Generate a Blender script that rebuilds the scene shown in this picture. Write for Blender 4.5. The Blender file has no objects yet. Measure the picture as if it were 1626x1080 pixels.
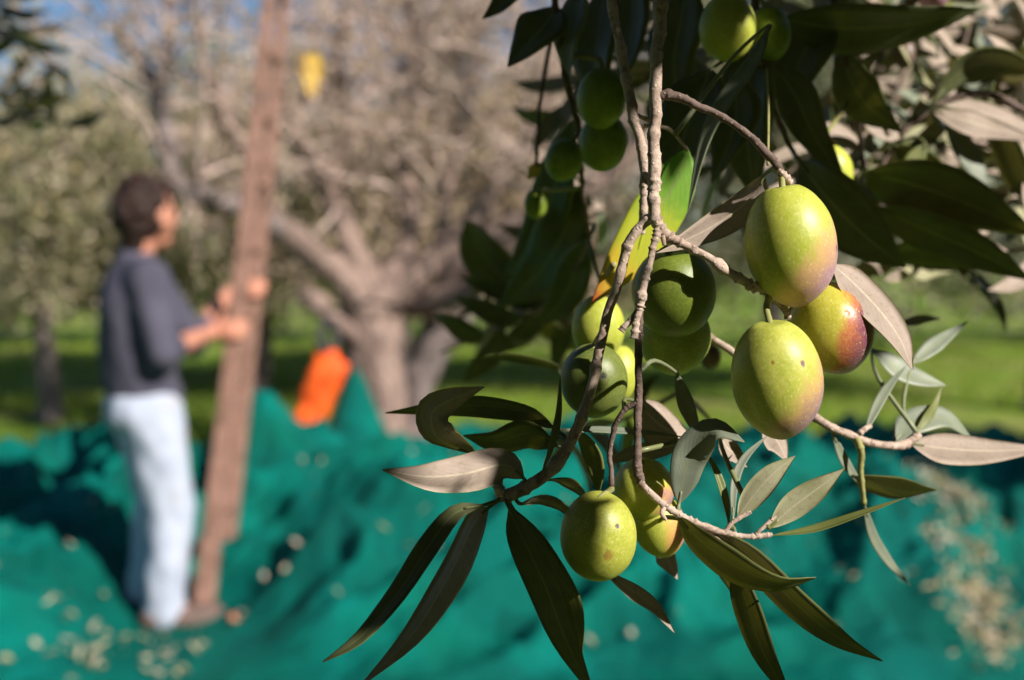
import bpy, math, random
import numpy as np
from mathutils import Vector, Matrix, Quaternion, noise as mnoise

random.seed(7)
RNG = np.random.default_rng(7)
sc = bpy.context.scene
COL = sc.collection

# ------------------------------------------------------------------ camera
CAM_H, LENS, FPX = 1.45, 35.0, 1580.8
PITCH = math.atan(135 / FPX)
FOCUS = 0.226
cam_d = bpy.data.cameras.new('camera')
cam = bpy.data.objects.new('camera', cam_d)
COL.objects.link(cam)
cam.location = (0, 0, CAM_H)
cam.rotation_euler = (math.pi / 2 - PITCH, 0, 0)
cam_d.lens, cam_d.sensor_width, cam_d.sensor_fit = LENS, 36.0, 'HORIZONTAL'
cam_d.clip_start, cam_d.clip_end = 0.01, 500
cam_d.dof.use_dof = True
cam_d.dof.focus_distance = FOCUS
cam_d.dof.aperture_fstop = 9.6
cam_d.dof.aperture_blades = 0
sc.camera = cam

# ------------------------------------------------------------------ light
SUN = Vector((0.64, -0.535, 0.547)).normalized()          # towards the sun
w = bpy.data.worlds.new('World'); sc.world = w; w.use_nodes = True
nt = w.node_tree
sky = nt.nodes.new('ShaderNodeTexSky'); sky.sky_type = 'NISHITA'; sky.sun_disc = False
sky.sun_elevation = math.asin(SUN.z)
sky.sun_rotation = math.atan2(SUN.x, SUN.y)
sky.air_density, sky.dust_density, sky.ozone_density = 1.0, 0.05, 5.0
bg = nt.nodes['Background']; bg.inputs['Strength'].default_value = 0.055
nt.links.new(sky.outputs[0], bg.inputs[0])
sun_d = bpy.data.lights.new('sun', 'SUN'); sun_d.energy = 5.0; sun_d.angle = math.radians(0.55)
sun_d.color = (1.0, 0.93, 0.84)
sun_o = bpy.data.objects.new('sun', sun_d); COL.objects.link(sun_o)
sun_o.rotation_euler = SUN.to_track_quat('Z', 'Y').to_euler()
sun_o.location = (8, -4, 8)
sc.view_settings.view_transform = 'Standard'
sc.view_settings.look = 'None'
sc.view_settings.exposure = 0.74
sc.view_settings.gamma = 1.0
sc.view_settings.use_curve_mapping = False
sc.render.engine = 'CYCLES'
sc.cycles.use_denoising = True
sc.cycles.max_bounces = 6
sc.cycles.diffuse_bounces = 3
sc.cycles.transmission_bounces = 4
sc.cycles.sample_clamp_indirect = 6.0

# ------------------------------------------------------------------ helpers
CLOC = Vector((0, 0, CAM_H))
FWD = Vector((0, math.cos(PITCH), -math.sin(PITCH)))
UPV = Vector((0, math.sin(PITCH), math.cos(PITCH)))
RGT = Vector((1, 0, 0))

def P(px, py, d):
    return CLOC + RGT * ((px - 813) / FPX * d) + UPV * ((540 - py) / FPX * d) + FWD * d

def DZ(z):                                                # cm behind the focal plane -> distance; rear layers stand further back
    return FOCUS + 0.01 * (z if z < 3.2 or z > 40 else 3.2 + (z - 3.2) * 1.8)

def cv(v):                                                # camera-space direction (right, up, towards camera) to world
    return (RGT * v[0] + UPV * v[1] - FWD * v[2]).normalized()

def link(name, me, mat=None, parent=None):
    o = bpy.data.objects.new(name, me)
    COL.objects.link(o)
    if mat is not None and me is not None:
        for m in (mat if isinstance(mat, (list, tuple)) else [mat]):
            me.materials.append(m)
    if parent is not None:
        o.parent = parent
        o.matrix_parent_inverse = parent.matrix_world.inverted()
    return o

def thing(name, label, cat, loc=(0, 0, 0), group=None):
    o = bpy.data.objects.new(name, None); COL.objects.link(o)
    o.location = loc; o.empty_display_size = 0.05
    o.matrix_world = Matrix.Translation(Vector(loc))
    o['label'] = label; o['category'] = cat
    if group: o['group'] = group
    return o

def tag(o, label, cat, group=None):
    o['label'] = label; o['category'] = cat
    if group: o['group'] = group
    return o

def mesh_np(name, verts, faces, smooth=True):
    me = bpy.data.meshes.new(name)
    me.from_pydata([tuple(v) for v in verts], [], [tuple(f) for f in faces])
    if smooth: me.polygons.foreach_set('use_smooth', [True] * len(me.polygons))
    me.update()
    return me

def mesh_quads(name, V, Q, smooth=True):                  # fast path for big quad meshes
    V = np.asarray(V, dtype=np.float32); Q = np.asarray(Q, dtype=np.int32)
    me = bpy.data.meshes.new(name)
    me.vertices.add(len(V)); me.vertices.foreach_set('co', V.ravel())
    n, k = Q.shape
    me.loops.add(n * k); me.loops.foreach_set('vertex_index', Q.ravel())
    me.polygons.add(n); me.polygons.foreach_set('loop_start', np.arange(0, n * k, k, dtype=np.int32))
    me.polygons.foreach_set('use_smooth', np.full(n, smooth))
    me.update(calc_edges=True); me.validate()
    return me

def catmull(pts, sub):
    pts = [np.array(p, dtype=float) for p in pts]
    if len(pts) == 2: sub = max(sub, 3)
    ext = [2 * pts[0] - pts[1]] + pts + [2 * pts[-1] - pts[-2]]
    out = []
    for i in range(1, len(ext) - 2):
        p0, p1, p2, p3 = ext[i - 1:i + 3]
        for k in range(sub):
            t = k / sub
            out.append(0.5 * ((2 * p1) + (-p0 + p2) * t + (2 * p0 - 5 * p1 + 4 * p2 - p3) * t * t + (-p0 + 3 * p1 - 3 * p2 + p3) * t ** 3))
    out.append(pts[-1])
    return out

def tube_geo(pr, nseg=8, sub=5, rough=0.0, seed=0.0, V=None, F=None, nodes=0.0):
    """pr: list of (x,y,z,r).  Appends a capped tapering tube to V, F."""
    if V is None: V, F = [], []
    c = catmull(pr, sub)
    n = len(c); base = len(V)
    up = None; arc = 0.0
    for i, q in enumerate(c):
        p = Vector(q[:3]); r = max(q[3], 1e-5)
        if i: arc += (p - Vector(c[i - 1][:3])).length
        t = Vector(c[min(i + 1, n - 1)][:3]) - Vector(c[max(i - 1, 0)][:3])
        if t.length < 1e-9: t = Vector((0, 0, 1))
        t.normalize()
        if up is None:
            up = t.orthogonal().normalized()
        up = (up - t * up.dot(t))
        up = up.normalized() if up.length > 1e-6 else t.orthogonal().normalized()
        b = t.cross(up)
        if nodes: p = p + (up * mnoise.noise(Vector((arc / (r * 7), seed * 5, 1))) + b * mnoise.noise(Vector((arc / (r * 7), seed * 5, 9)))) * r * 0.55
        for k in range(nseg):
            a = 2 * math.pi * k / nseg
            d = up * math.cos(a) + b * math.sin(a)
            rr = r
            if rough:
                rr *= 1 + rough * (mnoise.noise(d * 1.5 + t * (arc * 0.35 / max(q[3], 1e-4)) + Vector((seed * 7.3, 0, 0))) + 0.5 * mnoise.noise(d * 3.2 + t * (arc * 0.8 / max(q[3], 1e-4)) + Vector((0, seed * 3.3, 0))))
            if nodes:
                ph = (arc + seed * 0.01) % (q[3] * 11) - q[3] * 5.5; rr *= 1 + nodes * 2.0 * math.exp(-(ph / (q[3] * 1.1)) ** 2) * (0.6 + 0.8 * abs(mnoise.noise(d * 2 + Vector((seed, arc * 300, 0)))))
            V.append(tuple(p + d * rr))
    for i in range(n - 1):
        for k in range(nseg):
            a = base + i * nseg + k; b2 = base + i * nseg + (k + 1) % nseg
            F.append((a, b2, b2 + nseg, a + nseg))
    for i, end in ((0, True), (n - 1, False)):
        V.append(tuple(c[i][:3])); ci = len(V) - 1; s = base + i * nseg
        for k in range(nseg):
            a, b2 = s + k, s + (k + 1) % nseg
            F.append((b2, a, ci) if end else (a, b2, ci))
    return V, F

# ------------------------------------------------------------------ materials
class NB:
    def __init__(s, name):
        s.m = bpy.data.materials.new(name); s.m.use_nodes = True
        s.t = s.m.node_tree; s.t.nodes.clear()
        s.out = s.n('ShaderNodeOutputMaterial')
    def n(s, typ, **kw):
        nd = s.t.nodes.new(typ)
        for k, v in kw.items(): setattr(nd, k, v)
        return nd
    def l(s, a, b): s.t.links.new(a, b)
    def put(s, sock, v):
        if hasattr(v, 'node'): s.l(v, sock)
        elif isinstance(v, (tuple, list)) and len(v) == 3 and sock.type == 'RGBA': sock.default_value = (*v, 1)
        else: sock.default_value = v
    def math(s, op, a, b=0.0, c=None, clamp=False):
        nd = s.n('ShaderNodeMath', operation=op, use_clamp=clamp)
        s.put(nd.inputs[0], a); s.put(nd.inputs[1], b)
        if c is not None: s.put(nd.inputs[2], c)
        return nd.outputs[0]
    def vmath(s, op, a, b):
        nd = s.n('ShaderNodeVectorMath', operation=op)
        s.put(nd.inputs[0], a); s.put(nd.inputs[1], b)
        return nd.outputs['Value'] if op in ('DOT_PRODUCT', 'LENGTH', 'DISTANCE') else nd.outputs[0]
    def mix(s, f, a, b, typ='MIX'):
        nd = s.n('ShaderNodeMix', data_type='RGBA', blend_type=typ)
        s.put(nd.inputs[0], f); s.put(nd.inputs[6], a); s.put(nd.inputs[7], b)
        return nd.outputs[2]
    def ramp(s, v, lo, hi):
        nd = s.n('ShaderNodeMapRange', interpolation_type='SMOOTHSTEP')
        s.put(nd.inputs[0], v); s.put(nd.inputs[1], lo); s.put(nd.inputs[2], hi)
        return nd.outputs[0]
    def noise(s, vec, scale, detail=3.0, rough=0.55):
        nd = s.n('ShaderNodeTexNoise'); nd.inputs['Scale'].default_value = scale
        nd.inputs['Detail'].default_value = detail; nd.inputs['Roughness'].default_value = rough
        if vec is not None: s.l(vec, nd.inputs['Vector'])
        return nd.outputs[0]
    def voro(s, vec, scale, rnd=1.0):
        nd = s.n('ShaderNodeTexVoronoi'); nd.inputs['Scale'].default_value = scale
        nd.inputs['Randomness'].default_value = rnd
        if vec is not None: s.l(vec, nd.inputs['Vector'])
        return nd.outputs['Distance'], nd.outputs['Color']
    def coord(s, which='Object'): return s.n('ShaderNodeTexCoord').outputs[which]
    def bump(s, h, strength, dist):
        nd = s.n('ShaderNodeBump'); nd.inputs['Strength'].default_value = strength
        nd.inputs['Distance'].default_value = dist
        s.l(h, nd.inputs['Height']); return nd.outputs[0]
    def bsdf(s, color, rough=0.6, spec=0.4, normal=None, **kw):
        b = s.n('ShaderNodeBsdfPrincipled')
        s.put(b.inputs['Base Color'], color); s.put(b.inputs['Roughness'], rough)
        b.inputs['Specular IOR Level'].default_value = spec
        if normal is not None: s.l(normal, b.inputs['Normal'])
        for k, v in kw.items(): s.put(b.inputs[k.replace('_', ' ')], v)
        return b.outputs[0]
    def done(s, sh):
        s.l(sh, s.out.inputs[0]); return s.m

def mat_leaf(name, top=(0.065, 0.078, 0.03), top2=(0.10, 0.11, 0.05), under=(0.42, 0.335, 0.285), under2=(0.33, 0.265, 0.21),
             trans=(0.16, 0.15, 0.018), tfac=0.15, gloss=0.38, vary=None):
    b = NB(name)
    uv = b.n('ShaderNodeUVMap'); uv.uv_map = 'UVMap'
    sp = b.n('ShaderNodeSeparateXYZ'); b.l(uv.outputs[0], sp.inputs[0])
    u = b.math('ABSOLUTE', b.math('SUBTRACT', b.math('MULTIPLY', sp.outputs[0], 2.0), 1.0)); v = sp.outputs[1]
    oc = b.coord('Object'); rnd = b.n('ShaderNodeObjectInfo').outputs['Random']
    n1 = b.noise(oc, 160.0, 4.0); n2 = b.noise(oc, 900.0, 3.0)
    rib = b.ramp(u, 0.085, 0.02)                                        # midrib
    w = b.math('SUBTRACT', b.math('MULTIPLY', v, 95.0), b.math('MULTIPLY', u, 26.0))
    w = b.math('ADD', w, b.math('MULTIPLY', n1, 9.0))
    vein = b.ramp(b.math('SINE', w), 0.72, 1.0)
    vein = b.math('MULTIPLY', vein, b.ramp(u, 1.0, 0.3))
    ct = b.mix(b.ramp(n1, 0.3, 0.7), top, top2)
    ct = b.mix(b.math('MULTIPLY', rib, 0.55), ct, (0.24, 0.26, 0.11))
    ct = b.mix(b.math('MULTIPLY', vein, 0.18), ct, (0.16, 0.18, 0.08))
    cu = b.mix(b.ramp(n1, 0.25, 0.75), under, under2)
    cu = b.mix(b.math('MULTIPLY', b.ramp(n2, 0.52, 0.7), 0.35), cu, (0.2, 0.155, 0.12))
    cu = b.mix(b.math('MULTIPLY', rib, 0.7), cu, (0.58, 0.5, 0.38))
    cu = b.mix(b.math('MULTIPLY', vein, 0.22), cu, (0.25, 0.2, 0.16))
    if vary:                                                          # a dying leaf: pigment changes along its length
        g = b.math('ADD', v, b.math('MULTIPLY', b.math('SUBTRACT', n1, 0.5), 0.25))
        for lo, hi, c in vary:
            ct = b.mix(b.ramp(g, lo, hi), ct, c); cu = b.mix(b.ramp(g, lo, hi), cu, c)
    edge = b.ramp(u, 0.93, 1.0)
    ct = b.mix(b.math('MULTIPLY', edge, 0.6), ct, (0.22, 0.24, 0.07))
    cu = b.mix(b.math('MULTIPLY', edge, 0.5), cu, (0.36, 0.33, 0.14))
    hsv = b.n('ShaderNodeHueSaturation'); b.l(b.math('MULTIPLY_ADD', rnd, 0.35, 0.82), hsv.inputs['Value']); b.l(ct, hsv.inputs['Color'])
    nrm = b.bump(b.math('ADD', b.math('MULTIPLY', vein, 0.5), b.math('MULTIPLY', n1, 0.6)), 0.25, 0.0004)
    bf = b.n('ShaderNodeNewGeometry').outputs['Backfacing']
    s1 = b.bsdf(hsv.outputs[0], gloss, 0.45, nrm); s2 = b.bsdf(cu, 0.62, 0.22, nrm)
    mx = b.n('ShaderNodeMixShader'); b.l(bf, mx.inputs[0]); b.l(s1, mx.inputs[1]); b.l(s2, mx.inputs[2])
    tr = b.n('ShaderNodeBsdfTranslucent')
    b.put(tr.inputs[0], b.mix(0.0, trans, trans) if not vary else ct)
    m2 = b.n('ShaderNodeMixShader'); m2.inputs[0].default_value = tfac
    b.l(mx.outputs[0], m2.inputs[1]); b.l(tr.outputs[0], m2.inputs[2])
    return b.done(m2.outputs[0])

M = {}
M['leaf'] = mat_leaf('olive_leaf')
M['leaf_young'] = mat_leaf('young_olive_leaf', top=(0.13, 0.16, 0.04), top2=(0.19, 0.20, 0.06), under=(0.42, 0.41, 0.26), under2=(0.30, 0.30, 0.15), tfac=0.2)
M['leaf_dull'] = mat_leaf('dull_olive_leaf', top=(0.17, 0.20, 0.15), top2=(0.23, 0.26, 0.19), gloss=0.45, tfac=0.1)
M['leaf_dying'] = mat_leaf('yellowing_olive_leaf', top=(0.14, 0.30, 0.03), top2=(0.19, 0.38, 0.04), under=(0.14, 0.30, 0.03), under2=(0.19, 0.38, 0.04),
                           tfac=0.3, gloss=0.35, vary=[(0.30, 0.55, (0.46, 0.50, 0.04)), (0.6, 0.8, (0.62, 0.42, 0.04)), (0.82, 0.97, (0.42, 0.09, 0.03))])
M['leaf_yellow'] = mat_leaf('yellow_olive_leaf', top=(0.55, 0.42, 0.06), top2=(0.6, 0.48, 0.1), under=(0.55, 0.42, 0.08), under2=(0.5, 0.36, 0.08), trans=(0.5, 0.4, 0.05), tfac=0.25)

def mat_bark(name, c1, c2, c3, scale, bump=0.0006, fine=6.0):
    b = NB(name); oc = b.coord('Object')
    n1 = b.noise(oc, scale, 5.0, 0.65); n2 = b.noise(oc, scale * fine, 3.0)
    mp = b.n('ShaderNodeMapping'); mp.inputs['Scale'].default_value = (1, 1, 0.22); b.l(oc, mp.inputs[0])
    n3 = b.noise(mp.outputs[0], scale * 2.2, 4.0, 0.7)
    c = b.mix(b.ramp(n1, 0.35, 0.68), c1, c2)
    c = b.mix(b.math('MULTIPLY', b.ramp(n3, 0.50, 0.66), 0.85), c, c3)
    h = b.math('ADD', b.math('MULTIPLY', n3, 1.0), b.math('MULTIPLY', n2, 0.4))
    return b.done(b.bsdf(c, 0.75, 0.25, b.bump(h, 0.8, bump)))
def mat_twig(name, c1, c2, c3, pale):
    b = NB(name); oc = b.coord('Object')
    n1 = b.noise(oc, 170.0, 4.0, 0.6); n2 = b.noise(oc, 1500.0, 4.0, 0.65); n3 = b.noise(oc, 420.0, 3.0)
    c = b.mix(b.ramp(n1, 0.36, 0.66), c1, c2)
    c = b.mix(b.math('MULTIPLY', b.ramp(n3, 0.54, 0.68), 0.7), c, c3)
    c = b.mix(b.math('MULTIPLY', b.ramp(n2, 0.52, 0.66), 0.45), c, c3)
    d, _ = b.voro(oc, 620.0)
    dots = b.ramp(d, 0.26, 0.12)
    c = b.mix(b.math('MULTIPLY', dots, 0.6), c, pale)
    h = b.math('ADD', b.math('MULTIPLY', n2, 0.5), b.math('ADD', b.math('MULTIPLY', dots, 0.5), b.math('MULTIPLY', n3, 0.7)))
    return b.done(b.bsdf(c, 0.7, 0.25, b.bump(h, 0.75, 0.0004)))
M['twig'] = mat_twig('twig_bark', (0.50, 0.39, 0.32), (0.33, 0.245, 0.195), (0.13, 0.085, 0.065), (0.62, 0.5, 0.42))
M['twig_dark'] = mat_twig('dark_twig_bark', (0.17, 0.12, 0.10), (0.11, 0.075, 0.06), (0.05, 0.032, 0.025), (0.24, 0.18, 0.15))
M['twig_green'] = mat_bark('green_stalk', (0.26, 0.27, 0.09), (0.32, 0.30, 0.13), (0.2, 0.16, 0.07), 200.0, 0.0002)
M['trunk'] = mat_bark('olive_trunk_bark', (0.34, 0.24, 0.20), (0.20, 0.14, 0.115), (0.085, 0.06, 0.05), 11.0, 0.05)
M['trunk_shaded'] = mat_bark('shaded_trunk_bark', (0.20, 0.16, 0.15), (0.13, 0.10, 0.09), (0.06, 0.05, 0.045), 7.0, 0.03)  # trunk bark with a darker colour that stands in for shade
M['twigs'] = mat_bark('bare_twig_bark', (0.56, 0.43, 0.37), (0.42, 0.31, 0.265), (0.20, 0.14, 0.12), 9.0, 0.01)
M['wood'] = mat_bark('ladder_wood', (0.29, 0.165, 0.125), (0.20, 0.11, 0.08), (0.07, 0.04, 0.03), 14.0, 0.006)

def mat_olive(name, size, g1=(0.33, 0.38, 0.03), g2=(0.43, 0.46, 0.06), blush=None, blush_lo=0.1, blush_hi=0.9, amount=1.0,
              orange=(0.56, 0.30, 0.09), purple=(0.20, 0.07, 0.13), bloom=0.25, spots=(), seed=0.0, gloss=0.36, mott=0.38):
    b = NB(name); oc = b.coord('Object')
    mp = b.n('ShaderNodeMapping'); mp.inputs['Scale'].default_value = (1 / size[0], 1 / size[0], 1 / size[1])
    b.l(oc, mp.inputs[0]); p = mp.outputs[0]                          # unit-sphere coordinates
    of = b.vmath('ADD', p, (seed * 3.7, seed * 1.3, seed * 2.1))
    n1 = b.noise(of, 2.2, 4.0); n2 = b.noise(of, 14.0, 4.0, 0.7); n3 = b.noise(of, 45.0, 3.0)
    c = b.mix(b.ramp(n1, 0.3, 0.7), g1, g2)
    c = b.mix(b.math('MULTIPLY', b.ramp(n2, 0.42, 0.7), min(0.5, mott * 1.3)), c, (0.54, 0.56, 0.13))
    if blush is not None:
        bl = Vector(blush).normalized()
        g = b.vmath('DOT_PRODUCT', p, tuple(bl))
        g = b.math('ADD', g, b.math('MULTIPLY', b.math('SUBTRACT', n1, 0.5), 0.55))
        g = b.math('ADD', g, b.math('MULTIPLY', b.math('SUBTRACT', n2, 0.5), 0.35))
        mid = (blush_lo + blush_hi) / 2
        c = b.mix(b.math('MULTIPLY', b.ramp(g, blush_lo, mid), amount), c, orange)
        c = b.mix(b.math('MULTIPLY', b.ramp(g, mid - 0.12, blush_hi), amount), c, purple)
        c = b.mix(b.math('MULTIPLY', b.math('MULTIPLY', b.ramp(g, mid, blush_hi), b.ramp(n3, 0.40, 0.65)), bloom), c, (0.55, 0.45, 0.52))
    d, col = b.voro(of, 8.5)                                          # pale lenticels
    c = b.mix(b.math('MULTIPLY', b.ramp(d, 0.24, 0.08), min(0.55, mott * 1.45)), c, (0.70, 0.62, 0.24))
    d2, col2 = b.voro(of, 19.0)
    c = b.mix(b.math('MULTIPLY', b.ramp(d2, 0.22, 0.1), 0.22), c, (0.6, 0.58, 0.25))
    c = b.mix(b.math('MULTIPLY', b.ramp(n3, 0.60, 0.74), 0.3), c, (0.24, 0.22, 0.05))
    n5 = b.noise(of, 26.0, 5.0, 0.75)
    c = b.mix(b.math('MULTIPLY', b.ramp(n5, 0.50, 0.68), mott), c, (0.62, 0.58, 0.30))
    hgt = b.math('MULTIPLY', n3, 0.35)
    for (sx, sy, sz, r, scol) in spots:                               # bruises and fly stings
        dd = b.vmath('DISTANCE', p, (sx, sy, sz))
        dd = b.math('ADD', dd, b.math('MULTIPLY', b.math('SUBTRACT', n2, 0.5), r * 1.2))
        mk = b.ramp(dd, r, r * 0.45)
        c = b.mix(b.math('MULTIPLY', mk, 0.9), c, scol)
        hgt = b.math('SUBTRACT', hgt, b.math('MULTIPLY', mk, 0.8))
    nrm = b.bump(hgt, 0.22, 0.0006)
    rg = b.math('MULTIPLY_ADD', n2, 0.22, gloss - 0.06)
    sh = b.bsdf(c, rg, 0.42, nrm, Subsurface_Weight=0.3, Subsurface_Scale=0.004, Subsurface_Radius=(1.0, 0.9, 0.25))
    return b.done(sh)

def mat_bg_leaf(name, tops, unders, tf=0.18):
    b = NB(name); a = b.n('ShaderNodeAttribute'); a.attribute_name = 'rnd'
    r = a.outputs['Fac']; r2 = b.math('FRACT', b.math('MULTIPLY', r, 7.31))
    ct = b.mix(b.ramp(r2, 0.2, 0.8), tops[0], tops[1]); cu = b.mix(b.ramp(r2, 0.2, 0.8), unders[0], unders[1])
    ct = b.mix(b.ramp(r, 0.90, 0.97), ct, (0.36, 0.27, 0.12)); cu = b.mix(b.ramp(r, 0.90, 0.97), cu, (0.45, 0.36, 0.18))
    bf = b.n('ShaderNodeNewGeometry').outputs['Backfacing']
    c = b.mix(bf, ct, cu)
    s = b.bsdf(c, 0.5, 0.35)
    tr = b.n('ShaderNodeBsdfTranslucent'); b.put(tr.inputs[0], b.mix(0.5, c, (0.3, 0.3, 0.06)))
    mx = b.n('ShaderNodeMixShader'); mx.inputs[0].default_value = tf
    b.l(s, mx.inputs[1]); b.l(tr.outputs[0], mx.inputs[2])
    return b.done(mx.outputs[0])
M['crown_pale'] = mat_bg_leaf('pale_olive_foliage', ((0.32, 0.26, 0.18), (0.45, 0.35, 0.28)), ((0.68, 0.50, 0.41), (0.55, 0.42, 0.31)), 0.3)
M['crown_green'] = mat_bg_leaf('green_olive_foliage', ((0.07, 0.10, 0.028), (0.15, 0.17, 0.06)), ((0.40, 0.36, 0.26), (0.28, 0.29, 0.17)))
M['crown_mid'] = mat_bg_leaf('mixed_olive_foliage', ((0.14, 0.15, 0.06), (0.24, 0.22, 0.12)), ((0.50, 0.41, 0.31), (0.38, 0.34, 0.21)), 0.25)
M['grass'] = mat_bg_leaf('grass_blades', ((0.14, 0.25, 0.02), (0.28, 0.36, 0.04)), ((0.15, 0.26, 0.02), (0.30, 0.36, 0.05)), 0.4)

def mat_ground():
    b = NB('meadow_ground'); oc = b.coord('Object')
    n1 = b.noise(oc, 0.55, 4.0); n2 = b.noise(oc, 3.1, 5.0, 0.6); n3 = b.noise(oc, 30.0, 3.0)
    c = b.mix(b.ramp(n2, 0.35, 0.65), (0.11, 0.21, 0.015), (0.20, 0.28, 0.03))
    c = b.mix(b.math('MULTIPLY', b.ramp(n1, 0.48, 0.66), 0.75), c, (0.24, 0.20, 0.09))
    c = b.mix(b.math('MULTIPLY', b.ramp(n3, 0.5, 0.75), 0.4), c, (0.20, 0.16, 0.09))
    return b.done(b.bsdf(c, 0.9, 0.15, b.bump(n3, 0.8, 0.03)))
M['ground'] = mat_ground()

def mat_net(name):
    b = NB(name); oc = b.coord('Object')
    n1 = b.noise(oc, 2.6, 4.0); n2 = b.noise(oc, 40.0, 4.0, 0.65)
    c = b.mix(b.ramp(n1, 0.3, 0.7), (0.0, 0.165, 0.115), (0.0, 0.225, 0.185))
    n4 = b.noise(oc, 1.7, 6.0, 0.6)
    c = b.mix(b.math('MULTIPLY', b.ramp(n4, 0.46, 0.56), 0.5), c, (0.0, 0.085, 0.075))
    c = b.mix(b.math('MULTIPLY', b.ramp(n2, 0.5, 0.72), 0.5), c, (0.0, 0.115, 0.09))
    wx = b.n('ShaderNodeTexWave'); wx.inputs['Scale'].default_value = 70.0; wx.bands_direction = 'X'; b.l(oc, wx.inputs[0])
    wy = b.n('ShaderNodeTexWave'); wy.inputs['Scale'].default_value = 70.0; wy.bands_direction = 'Y'; b.l(oc, wy.inputs[0])
    knit = b.math('MAXIMUM', wx.outputs['Fac'], wy.outputs['Fac'])
    c = b.mix(b.math('MULTIPLY', b.ramp(knit, 0.8, 0.3), 0.45), c, (0.0, 0.06, 0.045))
    s = b.bsdf(c, 0.6, 0.12, b.bump(b.math('ADD', n2, knit), 0.6, 0.006), Sheen_Weight=0.0)
    tr = b.n('ShaderNodeBsdfTranslucent'); b.put(tr.inputs[0], c)
    mx = b.n('ShaderNodeMixShader'); mx.inputs[0].default_value = 0.2
    b.l(s, mx.inputs[1]); b.l(tr.outputs[0], mx.inputs[2])
    return b.done(mx.outputs[0])
M['net'] = mat_net('green_harvest_net')

def mat_cloth(name, c1, c2, scale, rough=0.85, dirt=None):
    b = NB(name); oc = b.coord('Object')
    n1 = b.noise(oc, scale, 4.0); n2 = b.noise(oc, scale * 30, 2.0)
    c = b.mix(b.ramp(n1, 0.3, 0.7), c1, c2)
    if dirt: c = b.mix(b.math('MULTIPLY', b.ramp(b.noise(oc, scale * 1.7, 5.0), 0.56, 0.72), 0.6), c, dirt)
    return b.done(b.bsdf(c, rough, 0.2, b.bump(b.math('ADD', n1, b.math('MULTIPLY', n2, 0.1)), 0.5, 0.02)))
M['shirt'] = mat_cloth('charcoal_shirt', (0.055, 0.052, 0.075), (0.08, 0.075, 0.105), 6.0)
M['jeans'] = mat_cloth('bleached_jeans', (0.34, 0.375, 0.47), (0.42, 0.455, 0.55), 7.0, dirt=(0.40, 0.35, 0.30))
M['skin'] = mat_cloth('tanned_skin', (0.52, 0.235, 0.16), (0.44, 0.19, 0.125), 9.0, 0.5)
M['hair'] = mat_cloth('dark_brown_hair', (0.02, 0.010, 0.008), (0.034, 0.017, 0.013), 40.0, 0.45)
M['shoe'] = mat_cloth('brown_shoe_leather', (0.10, 0.07, 0.06), (0.14, 0.09, 0.075), 20.0, 0.6)
M['orange'] = mat_cloth('orange_fabric', (0.80, 0.085, 0.015), (0.86, 0.13, 0.02), 9.0, 0.55)
M['strap'] = mat_cloth('dark_strap', (0.03, 0.03, 0.035), (0.05, 0.045, 0.05), 20.0)
M['red'] = mat_cloth('red_plastic', (0.6, 0.045, 0.03), (0.68, 0.07, 0.04), 20.0, 0.4)
M['yellow'] = mat_cloth('yellow_plastic', (0.75, 0.47, 0.05), (0.8, 0.53, 0.09), 20.0, 0.5)
M['litter'] = mat_bg_leaf('fallen_leaves', ((0.50, 0.42, 0.30), (0.36, 0.30, 0.17)), ((0.55, 0.46, 0.36), (0.42, 0.37, 0.22)))

# ------------------------------------------------------------------ ground and far setting
def vnoise(x, y, s=0):
    """vectorised smooth value noise"""
    xi, yi = np.floor(x).astype(int), np.floor(y).astype(int)
    fx, fy = x - xi, y - yi
    fx, fy = fx * fx * (3 - 2 * fx), fy * fy * (3 - 2 * fy)
    def h(i, j):
        n = (i * 374761393 + j * 668265263 + s * 1442695041) & 0x7fffffff
        n = ((n ^ (n >> 13)) * 1274126177) & 0x7fffffff
        return ((n ^ (n >> 16)) & 0xffff) / 65535.0
    return (h(xi, yi) * (1 - fx) + h(xi + 1, yi) * fx) * (1 - fy) + (h(xi, yi + 1) * (1 - fx) + h(xi + 1, yi + 1) * fx) * fy

def grid_mesh(name, x0, x1, nx, y0, y1, ny, fz, mask=None):
    X, Y = np.meshgrid(np.linspace(x0, x1, nx), np.linspace(y0, y1, ny))
    Z = fz(X, Y)
    V = np.stack([X, Y, Z], -1).reshape(-1, 3)
    I = np.arange(nx * ny).reshape(ny, nx)
    Q = np.stack([I[:-1, :-1], I[:-1, 1:], I[1:, 1:], I[1:, :-1]], -1).reshape(-1, 4)
    if mask is not None:
        mk = mask(X, Y)
        k = (mk[:-1, :-1] & mk[:-1, 1:] & mk[1:, 1:] & mk[1:, :-1]).reshape(-1)
        Q = Q[k]
    return mesh_quads(name, V, Q)

g = link('ground', grid_mesh('ground', -60, 60, 121, -20, 100, 121,
         lambda X, Y: -0.07 + 0.0 * X + 0.05 * (vnoise(X * 0.5, Y * 0.5, 3) - 0.5)), M['ground'])
g['kind'] = 'structure'

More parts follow.
